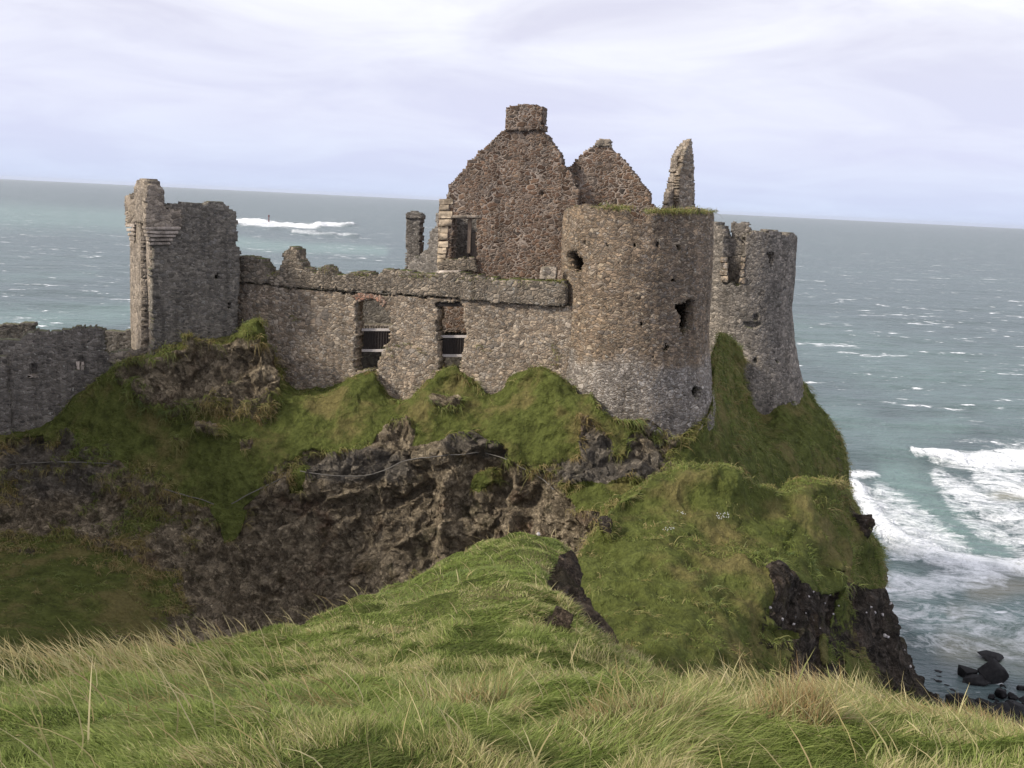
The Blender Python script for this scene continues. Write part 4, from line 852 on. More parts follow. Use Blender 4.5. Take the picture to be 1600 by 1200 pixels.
slab('parapet', M['parapet'], CUR, CA, CB, [(740, 430), (760, 434), (790, 437), (830, 438), (884, 440), (885, 475), (872, 479), (840, 477), (810, 474), (780, 475), (760, 471), (740, 469)], thick=1.3, cell=0.11, off=0.26, seed=23, relief=0.07)
px_box('coping_slab', M['dressed'], CUR, CA, CB, 844, 417, 868, 436, 0.5, -0.1, 0.02, 3)
px_box('coping_slab', M['corbel'], CUR, CA, CB, 682, 423, 717, 428, 0.5, 0.0, 0.01, 4)
slab('arch', M['brick'], CUR, CA, CB, [(549, 462), (560, 458), (580, 459), (596, 463), (604, 474), (600, 481), (594, 474), (588, 470), (575, 468), (560, 470)], thick=0.3, cell=0.08, off=0.05, seed=24, relief=0.02)
px_box('lintel', M['board'], CUR, CA, CB, 681, 472, 722, 479, 0.9, -0.15, 0.02, 5)
for (xa, xb, ya, yb) in [(569, 608, 515, 548), (690, 728, 525.5, 556)]:
    fr_ = bpy.data.objects.new('railing', None)
    pnl = px_box('railing', M['board'], CUR, CA, CB, xa - 1, ya + 2, xb, yb + 1, 0.06, -0.75, 0.004, 6)
    px_box('rail', M['rail'], pnl, CA, CB, xa - 4, ya - 1.6, xb + 2, ya + 2.4, 0.10, -0.66, 0.0, 7)
    px_box('rail', M['rail'], pnl, CA, CB, xa - 4, yb - 2.2, xb + 2, yb + 1.8, 0.10, -0.66, 0.0, 8)
    for k in range(9):
        xk = xa + 2 + k * (xb - xa - 6) / 8
        px_box('baluster', M['board'], pnl, CA, CB, xk - .5, ya - 5, xk + .5, yb + 1, 0.05, -0.70, 0.0, 9)
    bpy.data.objects.remove(fr_)

# inner wall seen through the openings; its darker stone stands in for shade
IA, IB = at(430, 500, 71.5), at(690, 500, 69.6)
base = at(560, 560, 70.5); INN = thing('inner_wall', 'inner ruin wall, coloured dark as if shaded, seen through the broken windows of the curtain wall', 'castle wall', base)
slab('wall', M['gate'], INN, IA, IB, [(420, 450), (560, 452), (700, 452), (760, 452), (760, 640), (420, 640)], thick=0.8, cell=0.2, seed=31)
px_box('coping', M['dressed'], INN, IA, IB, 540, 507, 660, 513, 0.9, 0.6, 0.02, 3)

# manor gable -----------------------------------------------------------------------
GA, GB = at(685, 420, 68.6), at(890, 420, 66.8)
base = at(790, 440, 67.7); GAB = thing('manor_gable', 'tallest gable wall of dark brown rubble with a chimney stack on its peak', 'gable wall', base)
win = [(708, 341), (745, 341), (744, 375), (746, 388), (745, 404), (734, 407), (706, 405), (708, 375)]
slab('wall', M['gable'], GAB, GA, GB, [(686, 313), (699, 311), (700, 292), (706, 284), (729, 259), (731, 249), (736, 250), (745, 241), (770, 218), (790, 201), (800, 199), (846, 200), (849, 206), (866, 226), (879, 248), (879, 255), (884, 262), (892, 270), (905, 300), (905, 520), (682, 520), (683, 420), (685, 360)],
     [win], thick=1.0, cell=0.1, seed=41, relief=0.05, rag=0.05, niches=[([(845, 300), (848, 300), (848, 304), (845, 304)], .3)])
slab('chimney', M['gable'], GAB, GA, GB, [(791, 168), (800, 165), (815, 163), (830, 164), (849, 166), (848, 178), (846, 195), (850, 198), (848, 204), (789, 204), (790, 185)], thick=1.5, cell=0.105, seed=42, relief=0.03, off=0.12, rag=0.03)
px_box('window_lintel', M['dressed'], GAB, GA, GB, 703, 336, 751, 340.5, 0.5, 0.05, 0.01, 1)
px_box('window_post', M['wood'], GAB, GA, GB, 730.5, 341, 735.5, 396, 0.14, -0.55, 0.004, 2)
px_box('window_dark_panel', M['board'], GAB, GA, GB, 736, 363, 746, 404, 0.06, -0.60, 0.004, 3)  # thin dark sheet behind the post, lower right of the opening
q_ = [(687, 311, 708, 319), (688, 320, 701, 329), (687, 330, 707, 341), (687, 343, 706, 353), (686, 354, 700, 364), (686, 365, 699, 375), (685.5, 377, 700, 386), (685, 387, 697, 396), (684.5, 397, 696, 404), (684, 405, 693, 412)]
for i, (x0, y0, x1, y1) in enumerate(q_):
    px_box('quoin', M['sand'], GAB, GA, GB, x0 - 1, y0, x1, y1, 0.5, 0.06 + 0.02 * (i % 2), 0.012, 50 + i)
zt_, zb_ = at(684, 336, 68.6)[2], at(684, 470, 68.6)[2]; gq = np.array([GA[0] + .55, 0, 0]) ; dq = np.array([-0.072, 1.0, 0.0])
link('return_wall', box_mesh('return_wall', np.array([GA[0] + .55 - 0.36, 68.9 + 5.2, (zt_ + zb_) / 2]), np.array([.35, .03, 0]), dq * 4.9, np.array([0, 0, (zt_ - zb_) / 2]), 0.03, 5), M['gable'], GAB)
slab('sill_rubble', M['parapet'], GAB, GA, GB, [(684, 408), (700, 406), (725, 402), (742, 404), (746, 425), (684, 425)], thick=0.6, cell=0.1, off=0.22, seed=43)

HA, HB = at(870, 300, 67.75), at(1020, 300, 66.5)
base = at(950, 330, 69.8); GA2 = thing('pointed_gable', 'smaller pointed gable of brown rubble behind the round tower, with a capstone at its tip', 'gable wall', base)
slab('wall', M['gable'], GA2, HA, HB, [(870, 290), (880, 268), (893, 257), (905, 244), (918, 233), (929, 227), (951, 227), (962, 237), (980, 256), (996, 276), (1006, 291), (1017, 302), (1016, 317), (1024, 324), (1030, 336), (1030, 420), (870, 420)], [[(904, 262), (908, 262), (908, 265), (904, 265)]], thick=1.0, cell=0.1, seed=51, relief=0.05, rag=0.05)
slab('capstone', M['dressed'], GA2, HA, HB, [(930, 219), (944, 217), (952, 219), (952, 229), (929, 230)], thick=1.2, cell=0.09, off=0.08, seed=52, relief=0.02)
# manor return wall, ruined, left of the gable; and back wall seen through the gable's window, in darker stone to imitate interior shade
ZA, ZB = at(655, 400, 73.2), at(700, 400, 71.5)
base = at(672, 428, 72.5); tag(link('ruined_wall', slab('ruined_wall', None, None, ZA, ZB, [(636, 430), (638, 412), (648, 402), (655, 404), (660, 394), (667, 388), (671, 372), (676, 360), (681, 356), (681, 332), (690, 331), (694, 350), (694, 460), (636, 460)], thick=0.9, cell=0.1, seed=61), M['approach'], None, base), 'low broken wall stepping down between the slim stone pillar and the tall gable', 'ruined wall')
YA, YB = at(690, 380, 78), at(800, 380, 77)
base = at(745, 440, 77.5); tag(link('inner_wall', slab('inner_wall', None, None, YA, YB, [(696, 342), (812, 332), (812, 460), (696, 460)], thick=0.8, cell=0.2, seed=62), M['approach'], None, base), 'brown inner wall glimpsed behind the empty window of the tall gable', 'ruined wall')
# slim pillar
QA, QB = at(634, 400, 75.2), at(658, 400, 75.0)
base = at(646, 426, 75); PIL = thing('stone_pillar', 'slim free-standing stone pillar left of the tall gable, dark against the sea', 'pillar', base)
slab('shaft', M['approach'], PIL, QA, QB, [(635, 340), (657, 340), (656, 380), (656, 440), (633, 440), (634, 385)], thick=1.0, cell=0.1, seed=71, rag=0.05)
slab('cap', M['approach'], PIL, QA, QB, [(634, 336), (637, 332), (645, 330), (653, 332), (658, 336), (658, 341), (634, 341)], thick=1.2, cell=0.09, seed=72, rag=0.05, off=0.08)
# spire of masonry
SA = at(1061, 300, 69.0); SB = SA + np.array([1.5, 0.72, 0])
base = at(1066, 330, 69.3); SPI = thing('wall_spire', 'tall jagged spike of ruined masonry standing behind the round tower', 'ruined wall', base)
slab('wall', M['curtain'], SPI, SA, SB, [(1061, 300), (1063, 272), (1067, 256), (1068, 246), (1075, 228), (1080, 215), (1082, 222), (1084, 250), (1085, 280), (1087, 345), (1060, 345)], thick=0.5, cell=0.085, seed=81, rag=0.08, relief=0.08)
slab('broken_core', M['dressed'], SPI, SA + np.array([-0.3, 0.62, 0]), SB + np.array([-0.3, 0.62, 0]), [(1043, 330), (1047, 305), (1050, 292), (1056, 272), (1055, 268), (1057, 250), (1062, 238), (1069, 228), (1077, 221), (1079, 217), (1082, 345), (1044, 345)], thick=0.7, cell=0.085, seed=82, rag=0.1, relief=0.12)

# gatehouse tower ---------------------------------------------------------------------
C0 = at(240, 500, 62.0); TD = np.array([0.862, 0.507, 0]); LD = np.array([-0.507, 0.862, 0])
base = at(300, 525, 63); GAT = thing('gatehouse_tower', 'square grey gatehouse tower with a pale slotted side and a broken corner turret', 'tower', base)
FA, FB = C0, C0 + TD * 5.4
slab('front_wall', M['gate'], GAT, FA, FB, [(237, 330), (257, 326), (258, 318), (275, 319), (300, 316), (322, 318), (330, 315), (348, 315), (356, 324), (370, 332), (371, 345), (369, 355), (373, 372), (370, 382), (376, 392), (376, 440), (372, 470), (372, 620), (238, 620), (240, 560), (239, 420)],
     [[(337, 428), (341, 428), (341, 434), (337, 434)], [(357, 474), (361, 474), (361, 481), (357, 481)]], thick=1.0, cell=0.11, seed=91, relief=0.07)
LA, LB = C0 - TD * 0.02 , C0 + LD * 7.3
slab('side_wall', M['dressed'], GAT, LA, LB, [(234.5, 350), (234, 330), (222, 330), (206, 340), (207, 360), (203, 365), (203, 450), (205, 620), (237, 620), (235, 480)],
     [[(220, 345), (227, 342), (229, 420), (232, 470), (233, 545), (221, 548), (221, 470), (220, 400)]], thick=0.9, cell=0.09, seed=92, relief=0.015, rag=0.05, depth_jit=0.006)
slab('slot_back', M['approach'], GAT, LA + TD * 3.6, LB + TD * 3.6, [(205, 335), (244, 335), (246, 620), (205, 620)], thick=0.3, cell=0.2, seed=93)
# turret on the corner: a tall fragment, a block to its right and a small one to its left
slab('turret', M['dressed'], GAT, LA - TD * 0.15, LB - TD * 0.15, [(210, 292), (214, 284), (219, 279), (226, 281), (227, 290), (231, 296), (233, 346), (221, 348), (210, 346)], thick=0.9, cell=0.09, seed=94, rag=0.08)
slab('turret', M['dressed'], GAT, FA - LD * 0.4, FB - LD * 0.4, [(230, 292), (236, 288), (243, 289), (249, 292), (256, 296), (256, 320), (262, 326), (284, 330), (284, 356), (228, 354)], thick=1.0, cell=0.09, seed=95, rag=0.1)
slab('turret', M['dressed'], GAT, at(190, 330, 67.2), at(215, 330, 66.2), [(195, 308), (199, 304), (208, 302), (212, 303), (212, 352), (196, 351)], thick=1.0, cell=0.09, seed=96, rag=0.08)
for i, (x0, x1, y0) in enumerate([(225, 283, 354.5), (226.5, 279, 360.5), (228, 275, 366.5), (230, 270, 372.5), (232, 266, 378.5)]):
    px_box('corbel_course', M['corbel'], GAT, FA, FB, x0 + 2, y0, x1, y0 + 4.2, 0.9, 0.42 - 0.075 * i, 0.012, 100 + i)
for i, (x0, x1, y0) in enumerate([(196, 210, 350), (197.5, 210, 357), (199.5, 210, 364), (201.5, 210, 371)]):
    px_box('corbel_course', M['corbel'], GAT, at(190, 330, 67.2), at(215, 330, 66.2), x0, y0, x1, y0 + 4.6, 0.9, 0.05 - 0.05 * i, 0.012, 110 + i)
# back and right walls so the tower is a room
BA = LB; BB = LB + TD * 5.4
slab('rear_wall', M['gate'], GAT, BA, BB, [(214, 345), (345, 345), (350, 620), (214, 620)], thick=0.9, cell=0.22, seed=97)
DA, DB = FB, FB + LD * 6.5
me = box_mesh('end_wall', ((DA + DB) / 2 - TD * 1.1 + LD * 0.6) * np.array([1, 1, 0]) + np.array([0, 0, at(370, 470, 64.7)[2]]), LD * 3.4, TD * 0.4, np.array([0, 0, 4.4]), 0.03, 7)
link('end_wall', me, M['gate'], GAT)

# approach wall on the left ------------------------------------------------------------
AA, AB = at(-60, 560, 60.6), at(205, 560, 63.6)
base = at(80, 640, 62); APP = thing('approach_wall', 'grey rubble wall on the left edge with two tiny windows, below the gatehouse tower', 'castle wall', base)
slab('wall', M['approach'], APP, AA, AB, [(-120, 545), (-40, 540), (0, 533), (30, 531), (42, 523), (58, 518), (80, 518), (100, 516), (120, 513), (143, 511), (158, 513), (163, 520), (166, 553), (190, 549), (206, 546), (206, 720), (-120, 780)],
     [], thick=0.9, cell=0.11, seed=101, relief=0.08, niches=[([(47, 569), (56, 568), (57, 586), (48, 588)], 0.6), ([(119, 559), (132, 559), (131, 578), (119, 578)], 0.25)])
px_box('window_sill', M['corbel'], APP, AA, AB, 43, 586, 60, 590, 0.5, 0.10, 0.02, 1)
px_box('window_block', M['corbel'], APP, AA, AB, 119.5, 565, 125, 578, 0.3, -0.02, 0.02, 2)
px_box('window_block', M['corbel'], APP, AA, AB, 126.5, 566, 131, 578, 0.3, -0.03, 0.02, 3)
slab('pier', M['approach'], APP, AA, AB, [(-120, 550), (0, 556), (8, 556), (18, 650), (16, 720), (-120, 760)], thick=0.9, cell=0.13, off=0.5, seed=102)
slab('lower_wall', M['dressed'], APP, AA, AB, [(168, 556), (185, 551), (206, 547), (242, 540), (246, 549), (215, 556), (195, 566), (172, 571)], thick=0.5, cell=0.1, off=0.15, seed=103)
EA, EB = at(-40, 520, 72), at(60, 520, 72.6)
base = at(10, 540, 72.3); tag(link('far_wall', slab('far_wall', None, None, EA, EB, [(-120, 512), (0, 509), (12, 505), (30, 506), (40, 503), (53, 505), (54, 518), (52, 560), (-120, 560)], thick=0.8, cell=0.12, seed=111), M['approach'], None, base), 'dark broken length of wall behind the approach wall at the left edge', 'ruined wall')
XA, XB = at(150, 530, 68.5), at(215, 530, 68.6)
base = at(185, 545, 68.5); tag(link('court_wall', slab('court_wall', None, None, XA, XB, [(150, 514), (165, 515), (185, 517), (212, 518), (212, 590), (150, 590)], thick=0.8, cell=0.12, seed=112), M['approach'], None, base), 'short dark wall between the approach wall and the gatehouse tower', 'ruined wall')

# ------------------------------------------------------------------ small things
def cable(label, land, pts, rad=0.03):
    P = []
    for (x0, y0), (x1, y1) in zip(pts[:-1], pts[1:]):
        n = max(2, int(math.hypot(x1 - x0, y1 - y0) / 9))
        for k in range(n):
            h_ = hit(land, x0 + (x1 - x0) * k / n, y0 + (y1 - y0) * k / n, 0.10)
            if h_ is not None: P.append(h_)
    P = np.array(P)
    for _ in range(3): P[1:-1] = 0.25 * P[:-2] + 0.5 * P[1:-1] + 0.25 * P[2:]
    P[:, 1] -= 0.10; P += 0.05 * np.stack([fbm(P / .7, 2, 3), fbm(P / .7, 2, 4), fbm(P / .7, 2, 6)], 1)
    tag(link('cable', tube_mesh('cable', P, rad), M['cable'], None, P[0]), label, 'cable', 'steel cables pinned to the cliff')
cable('pale cable sagging across the grey rock face below the two broken windows', 'cliff', [(470, 735), (510, 742), (545, 746), (580, 741), (620, 727), (650, 715), (700, 711), (755, 705)])
cable('cable running downhill to the right over the reddish rock', 'cliff', [(757, 705), (785, 712), (815, 728), (845, 745), (858, 757), (870, 772)])
cable('thin cable across the dark rock at the far left below the approach wall', 'cliff', [(20, 725), (60, 723), (110, 722), (160, 721), (195, 727)])
cable('short cable along the lower edge of the grass bank left of centre', 'cliff', [(255, 765), (290, 773), (345, 789)])
cable('faint cable rising rightward from the foot of the grass bank', 'cliff', [(362, 787), (390, 772), (430, 752), (466, 738)])

def stone_mesh(name, r_, seed, flat=0.75, sub=4):
    import bmesh
    bm = bmesh.new(); bmesh.ops.create_icosphere(bm, subdivisions=sub, radius=1.0)
    V = np.array([v.co[:] for v in bm.verts]); rng = np.random.default_rng(seed)
    d = 1 + 0.34 * fbm(V * 1.1 + seed * 5.1, 3, seed) + 0.16 * fbm(V * 3.2 + seed, 4, seed + 1)
    P = V * d[:, None]
    for _ in range(13):                                  # broken faces
        n = rng.normal(size=3); n /= np.linalg.norm(n); c = rng.uniform(0.42, 0.78); e = P @ n - c
        P = P - np.where(e > 0, e, 0)[:, None] * n[None] * 0.92
    P *= np.array([r_ * rng.uniform(.85, 1.2), r_ * rng.uniform(.8, 1.1), r_ * flat])
    F = [[v.index for v in f.verts] for f in bm.faces]; bm.free()
    return mesh_from(name, P, None, F)
boul = [(1552, 1024, 17, .45, 'flat dark boulder farthest from shore, a little foam at its foot'), (1509, 1049, 18, .75, 'blocky black boulder standing alone left of the largest boulder'),
        (1551, 1050, 25, .95, 'largest black boulder, tall and blocky, standing in the shallow water'), (1523, 1062, 18, .6, 'rounded black boulder between the two blocky ones'),
        (1562, 1083, 15, .85, 'upright black boulder at the edge of the pale sand'), (1491, 1092, 21, .8, 'round black boulder beside the grassy slope edge'),
        (1568, 1104, 18, .5, 'low wet boulder below the upright boulder'), (1540, 1098, 13, .55, 'low dark boulder in the middle of the shore group'),
        (1590, 1107, 18, .6, 'dark boulder, rightmost of the shore group'), (1512, 1100, 8, .6, 'small dark stone just right of the round boulder'),
        (1530, 1096, 7, .6, 'smallest dark stone standing between the mid-shore boulders'), (1508, 1122, 14, .6, 'dark boulder half hidden behind the grass tips'),
        (1535, 1122, 18, .55, 'broad wet rock in the lower shore pile'), (1565, 1126, 18, .5, 'flat wet rock low in the shore pile near the right edge'),
        (1592, 1130, 17, .55, 'lowest dark rock in the right corner of the shore'), (1480, 1072, 6, .5, 'tiny dark stone at the water edge under the cliff'), (1468, 1058, 5, .4, 'tiny half drowned stone nearest the cliff foot'),
        (1548, 1138, 15, .5, 'wet rock at the bottom of the shore pile'), (1620, 1098, 18, .6, 'dark boulder just beyond the right edge')]
for i, (x, y, rp, fl, lab) in enumerate(boul[:-1]):
    p = at_z(x, y + rp * 0.6 * fl, 0.0); dist = np.linalg.norm(p - EYE); r_ = rp * dist / FPX
    me = stone_mesh('boulder', r_, 200 + i, fl); o = link('boulder', me, M['boulder']); o.location = (p[0], p[1], r_ * fl * 0.45); o.rotation_euler = (0, 0, i * 1.7)
    tag(o, lab, 'boulder', 'black boulders on the shore')
rb_ = random.Random(5)
for i in range(26):
    x, y = rb_.uniform(1462, 1612), rb_.uniform(1062, 1150)
    if y < 1110 - (x - 1462) * .25: y += 30
    p = at_z(x, y, 0.0); r_ = rb_.uniform(.28, .62)
    o = link('cobble', stone_mesh('cobble', r_, 400 + i, .7, 3), M['boulder']); o.location = (p[0], p[1], r_ * .3 + .12); o.rotation_euler = (0, 0, i * 2.1)
    tag(o, 'small black cobble lying among the larger shore boulders', 'stone', 'small cobbles on the shore')
# shore gravel under the boulders, one stony sheet
def shingle():
    c = at_z(1555, 1120, 0); n = 70; V = []
    u = np.linspace(-1, 1, n); U, Vv = np.meshgrid(u, u, indexing='ij')
    X = c[0] + U * 9; Y = c[1] + Vv * 9; P = np.stack([X.ravel(), Y.ravel(), np.zeros(X.size)], 1)
    rr = np.hypot(U, Vv).ravel(); f1, f2, iv = worley(P / 0.9, 7)
    P[:, 2] = -0.5 + 0.75 * (1 - rr) + 0.55 * iv * sstep(0, .4, f2 - f1) + 0.3 * fbm(P / 2.0, 3, 3)
    me = mesh_from('shingle', P, grid_faces(n, n), smooth=True); o = link('shingle', me, M['boulder']); o['kind'] = 'stuff'
    o['label'] = 'dark wet shingle and cobbles between the shore boulders'; o['category'] = 'shingle'
shingle()
# pale stones caught on the knoll's dark cliff
pale_px = [(1204, 950, 6), (1222, 967, 5), (1240, 976, 6), (1270, 925, 4), (1288, 942, 3), (1297, 929, 3), (1263, 932, 3), (1382, 994, 8), (1388, 996, 6), (1360, 948, 4), (1353, 957, 3), (1367, 957, 4), (1378, 960, 5), (1391, 943, 5), (1310, 946, 3), (1422, 1042, 4), (1413, 1016, 3), (1281, 982, 2.5), (1259, 958, 2.5), (1302, 960, 4)]
for i, (x, y, rp) in enumerate(pale_px):
    p = hit('knoll', x, y, 0.02)
    if p is None: continue
    r_ = rp * 0.62 * np.linalg.norm(p - EYE) / FPX
    o = link('pale_stone', stone_mesh('pale_stone', r_, 300 + i, 0.8, 2), M['pale']); o.location = p; o.rotation_euler = (i * .9, i * 1.3, i * 2.1)
    tag(o, 'small pale stone lodged in the dark rock face of the knoll', 'stone', 'pale stones in the knoll cliff')
p = hit('ground', 840, 842, 0.05)
if p is None: p = at(840, 838, 24.2)
o = link('pale_stone', stone_mesh('pale_stone', 0.085, 350, 0.7, 2), M['pale']); o.location = p + np.array([0, 0, 0.08]); tag(o, 'single white stone on the crest of the small grassy mound', 'stone')
# white flower heads on the knoll
def flowers(x, y, n, spread, label):
    rng = random.Random(int(x)); V = []; F = []
    c = hit('knoll', x, y, 0.05)
    if c is None: return
    for k in range(n):
        q = hit('knoll', x + rng.gauss(0, spread), y + rng.gauss(0, spread * .45), 0.14)
        if q is None or abs(q[1] - c[1]) > 3: continue
        r_ = rng.uniform(.018, .036); b = len(V); V.append(q + np.array([0, -.01, .01]))
        for j in range(8):
            t = j * math.pi / 4; rr = r_ * (1 if j % 2 == 0 else .75); V.append(q + np.array([rr * math.cos(t), -.3 * rr * math.sin(t), rr * math.sin(t)]))
        for j in range(8): F.append([b, b + 1 + j, b + 1 + (j + 1) % 8])
        b = len(V); V += [q + np.array([-.006, 0, -.01]), q + np.array([.006, 0, -.01]), q + np.array([0, .01, -.03])]; F.append([b, b + 1, b + 2])
    me = mesh_from('flower_clump', np.array(V), None, F)
    tag(link('flower_clump', me, M['flower'], None, c), label, 'flowers', 'white wildflowers on the knoll')['kind'] = 'stuff'
flowers(1126, 808, 26, 6, 'densest clump of white wildflowers near the top of the knoll')
flowers(1062, 806, 7, 4, 'few white flowers left of the dense clump on the knoll')
flowers(1045, 832, 10, 4, 'loose white flowers lowest on the left side of the knoll')
# channel marker on the reef
pb_ = at_z(420, 352, 0.0)
MRK = thing('channel_marker', 'tiny dark red marker post standing above the white breakers far out at sea', 'marker', (pb_[0], pb_[1], 0))
link('post', tube_mesh('post', [pb_ + np.array([0, 0, z]) for z in (-1, 2, 5, 8.5)], [.7, .6, .5, .4], 8), M['buoy'], MRK)
link('top_mark', tube_mesh('top_mark', [pb_ + np.array([0, 0, z]) for z in (8.5, 9.2, 10.5)], [.9, .9, .1], 8), M['buoy'], MRK)

# ------------------------------------------------------------------ grass
def scatter(land, n, dens, seed):
    p, F, g, _ = LAND[land]; rng = np.random.default_rng(seed)
    a, b, c, d = p[F[:, 0]], p[F[:, 1]], p[F[:, 2]], p[F[:, 3]]
    nr = np.cross(c - a, d - b); ar = np.linalg.norm(nr, axis=1) / 2; nr /= (2 * ar[:, None] + 1e-12)
    gc = g[F].mean(1); ce = (a + b + c + d) / 4
    w = ar * dens(ce, gc, nr); w = w / w.sum()
    k = rng.choice(len(F), n, p=w); u = rng.random(n)[:, None]; v = rng.random(n)[:, None]
    pt = (1 - u) * (1 - v) * a[k] + u * (1 - v) * b[k] + u * v * c[k] + (1 - u) * v * d[k]
    nn = nr[k]; 
    return pt, nn, rng
def blades(name, pt, up, lean, length, width, droop, dry, tint, mat, rng, segs=3, label=None, parent=None, kind='stuff'):
    """one ribbon per blade: rises along `up`, bends over along `lean`; dry/tint are per blade"""
    n = len(pt); side = np.cross(lean + 1e-6, up + rng.normal(0, .5, (n, 3))); side /= (np.linalg.norm(side, axis=1, keepdims=True) + 1e-9)
    ss = np.linspace(0, 1, segs + 1); rows = []; Vn = 2 * segs + 1
    V = np.zeros((n, Vn, 3), np.float32); D = np.zeros((n, Vn), np.float32)
    for i, s in enumerate(ss):
        c = pt + length[:, None] * (up * (s - 0.35 * s * s) + lean * (s * s * 0.9)) - np.array([0, 0, 1.0]) * (droop * length * s ** 3)[:, None]
        wd = width * (1 - 0.75 * s ** 1.5)
        if i < segs:
            V[:, 2 * i] = c - side * wd[:, None] / 2; V[:, 2 * i + 1] = c + side * wd[:, None] / 2; D[:, 2 * i] = D[:, 2 * i + 1] = np.clip(dry + 0.25 * (s - .3), 0, 1)
        else:
            V[:, 2 * i] = c; D[:, 2 * i] = np.clip(dry + .22, 0, 1)
    base = (np.arange(n) * Vn)[:, None]
    F4 = np.concatenate([base + np.array([[2 * i, 2 * i + 1, 2 * i + 3, 2 * i + 2]]) for i in range(segs - 1)])
    F3 = base + np.array([[2 * segs - 2, 2 * segs - 1, 2 * segs]])
    me = mesh_from(name, V.reshape(-1, 3), F4, F3, smooth=True); fattr(me, 'dry', D.ravel()); fattr(me, 'tint', np.repeat(tint, Vn))
    o = link(name, me, mat, parent)
    if parent is None: o['kind'] = kind
    if parent is not None: o['kind'] = 'stuff'
    if label: o['label'] = label; o['category'] = 'grass'
    return o
ZUP = np.array([0, 0, 1.0])

# the clifftop grass around the camera
def dens_f(ce, gc, nr):
    px, py, zf = project(ce); d = np.linalg.norm(ce - EYE, axis=1)
    vis = (zf > 0.5) & (px > -160) & (px < 1760) & (py < 1330) & (py > 780)
    face = np.clip((nr * nrm(EYE - ce)).sum(1) + 0.45, 0.12, 1)
    return vis * sstep(0.42, 0.6, gc) * face / np.clip(d, 3.5, 40) ** 1.25
pt, nn, rng = scatter('ground', 640000, dens_f, 5)
n = len(pt); d = np.linalg.norm(pt - EYE, axis=1); px, py, _ = project(pt)
right = sstep(650, 1150, px); leftedge = sstep(420, 60, px) * sstep(1090, 1000, py); mound = sstep(11.5, 17, pt[:, 1])
flatp = pt * np.array([1, 1, .3])
f1, f2, cid = worley(flatp / 0.42 + 0.3 * np.stack([fbm(flatp / .3, 2, 2), fbm(flatp / .3, 2, 3), 0 * px], 1), 5)       # tussocks
g1, g2, cid2 = worley(flatp / 1.5, 15)
patch = fbm(pt / 1.3, 3, 7); patch2 = fbm(pt / 0.45, 2, 8); big_ = fbm(pt / 3.2, 2, 17)
wang = R(152) + (R(24) - R(152)) * sstep(220, 640, px) + fbm(pt / 1.6, 2, 27) * 1.3 + (cid - .5) * 3.0
lean = np.stack([np.cos(wang), np.sin(wang) * 0.6, 0.02 + 0.25 * (cid2 - .5)], 1)
lean = nrm(lean + rng.normal(0, .34, (n, 3)))
tall = sstep(-.3, .45, patch + .4 * patch2) * (0.35 + 0.9 * cid) * (1 - sstep(.3, .75, f1) * .6)
length = (0.06 + 0.14 * tall + 0.09 * right * sstep(-.3, .3, big_ + .2) * (.4 + .8 * cid2) + 0.07 * leftedge) * (0.5 + .9 * rng.random(n)) * (1 - 0.45 * mound) * (0.62 + 0.38 * sstep(4.5, 9, d))
width = (0.0022 + 0.00042 * d) * (0.7 + .6 * rng.random(n)) * np.where(rng.random(n) < .04, 2.6, 1)
dryp = np.clip(0.08 + 0.8 * (cid - .62) + 0.45 * patch2 + 0.5 * big_ + 0.36 * right * sstep(-.35, .35, big_ + .15) + 0.40 * leftedge, 0, 1)
dry = np.where(rng.random(n) < dryp * 0.9, 0.5 + .5 * rng.random(n), 0.10 * rng.random(n) + .18 * dryp)
tint = np.clip(0.46 + 0.6 * fbm(pt / 1.9, 3, 37) + .35 * (cid2 - .5) + .55 * (cid - .5) + .25 * patch2 + rng.normal(0, .16, n), 0, 1)
stand = (0.20 + 0.50 * rng.random(n) * (.3 + cid))[:, None]
up = nrm(nn * .5 * np.sign(nn[:, 2:3]) + ZUP * .6 + rng.normal(0, .35, (n, 3))) * stand
blades('grass', pt, up, lean, length, width, np.full(n, .12), dry, tint, M['blade'], rng, 4, 'long windblown green and straw grass covering the near cliff top')
# seed stalks along the edges
def dens_s(ce, gc, nr):
    px, py, zf = project(ce)
    L_ = sstep(420, 100, px) * sstep(1080, 985, py); R_ = sstep(1050, 1200, px) * sstep(1130, 1060, py + np.clip(1400 - px, -400, 0) * -0.0)
    return (zf > 1) * (px > -60) * (px < 1660) * (gc > .4) * (L_ * 1.6 + R_ * 1.0 + 0.035) * (nr[:, 2] != 0) / np.clip(ce[:, 1], 4, 30)
pt, nn, rng = scatter('ground', 3600, dens_s, 6); n = len(pt); px, py, _ = project(pt); d = np.linalg.norm(pt - EYE, axis=1)
lft = px < 600
wang = np.where(lft, R(150), R(125)) + rng.normal(0, .45, n)
lean = nrm(np.stack([np.cos(wang), .4 * np.sin(wang), 0.25 + 0 * wang], 1) + rng.normal(0, .15, (n, 3)))
length = np.where(lft, .36, .24) * (.5 + .8 * rng.random(n)); width = .0035 + .0004 * d
blades('grass', pt, nrm(ZUP + rng.normal(0, .2, (n, 3))), lean, length, width * (1 + .8 * rng.random(n)), np.full(n, .12), .6 + .4 * rng.random(n), rng.random(n), M['blade'], rng, 4, 'dry bent seed stalks standing along the cliff edge')

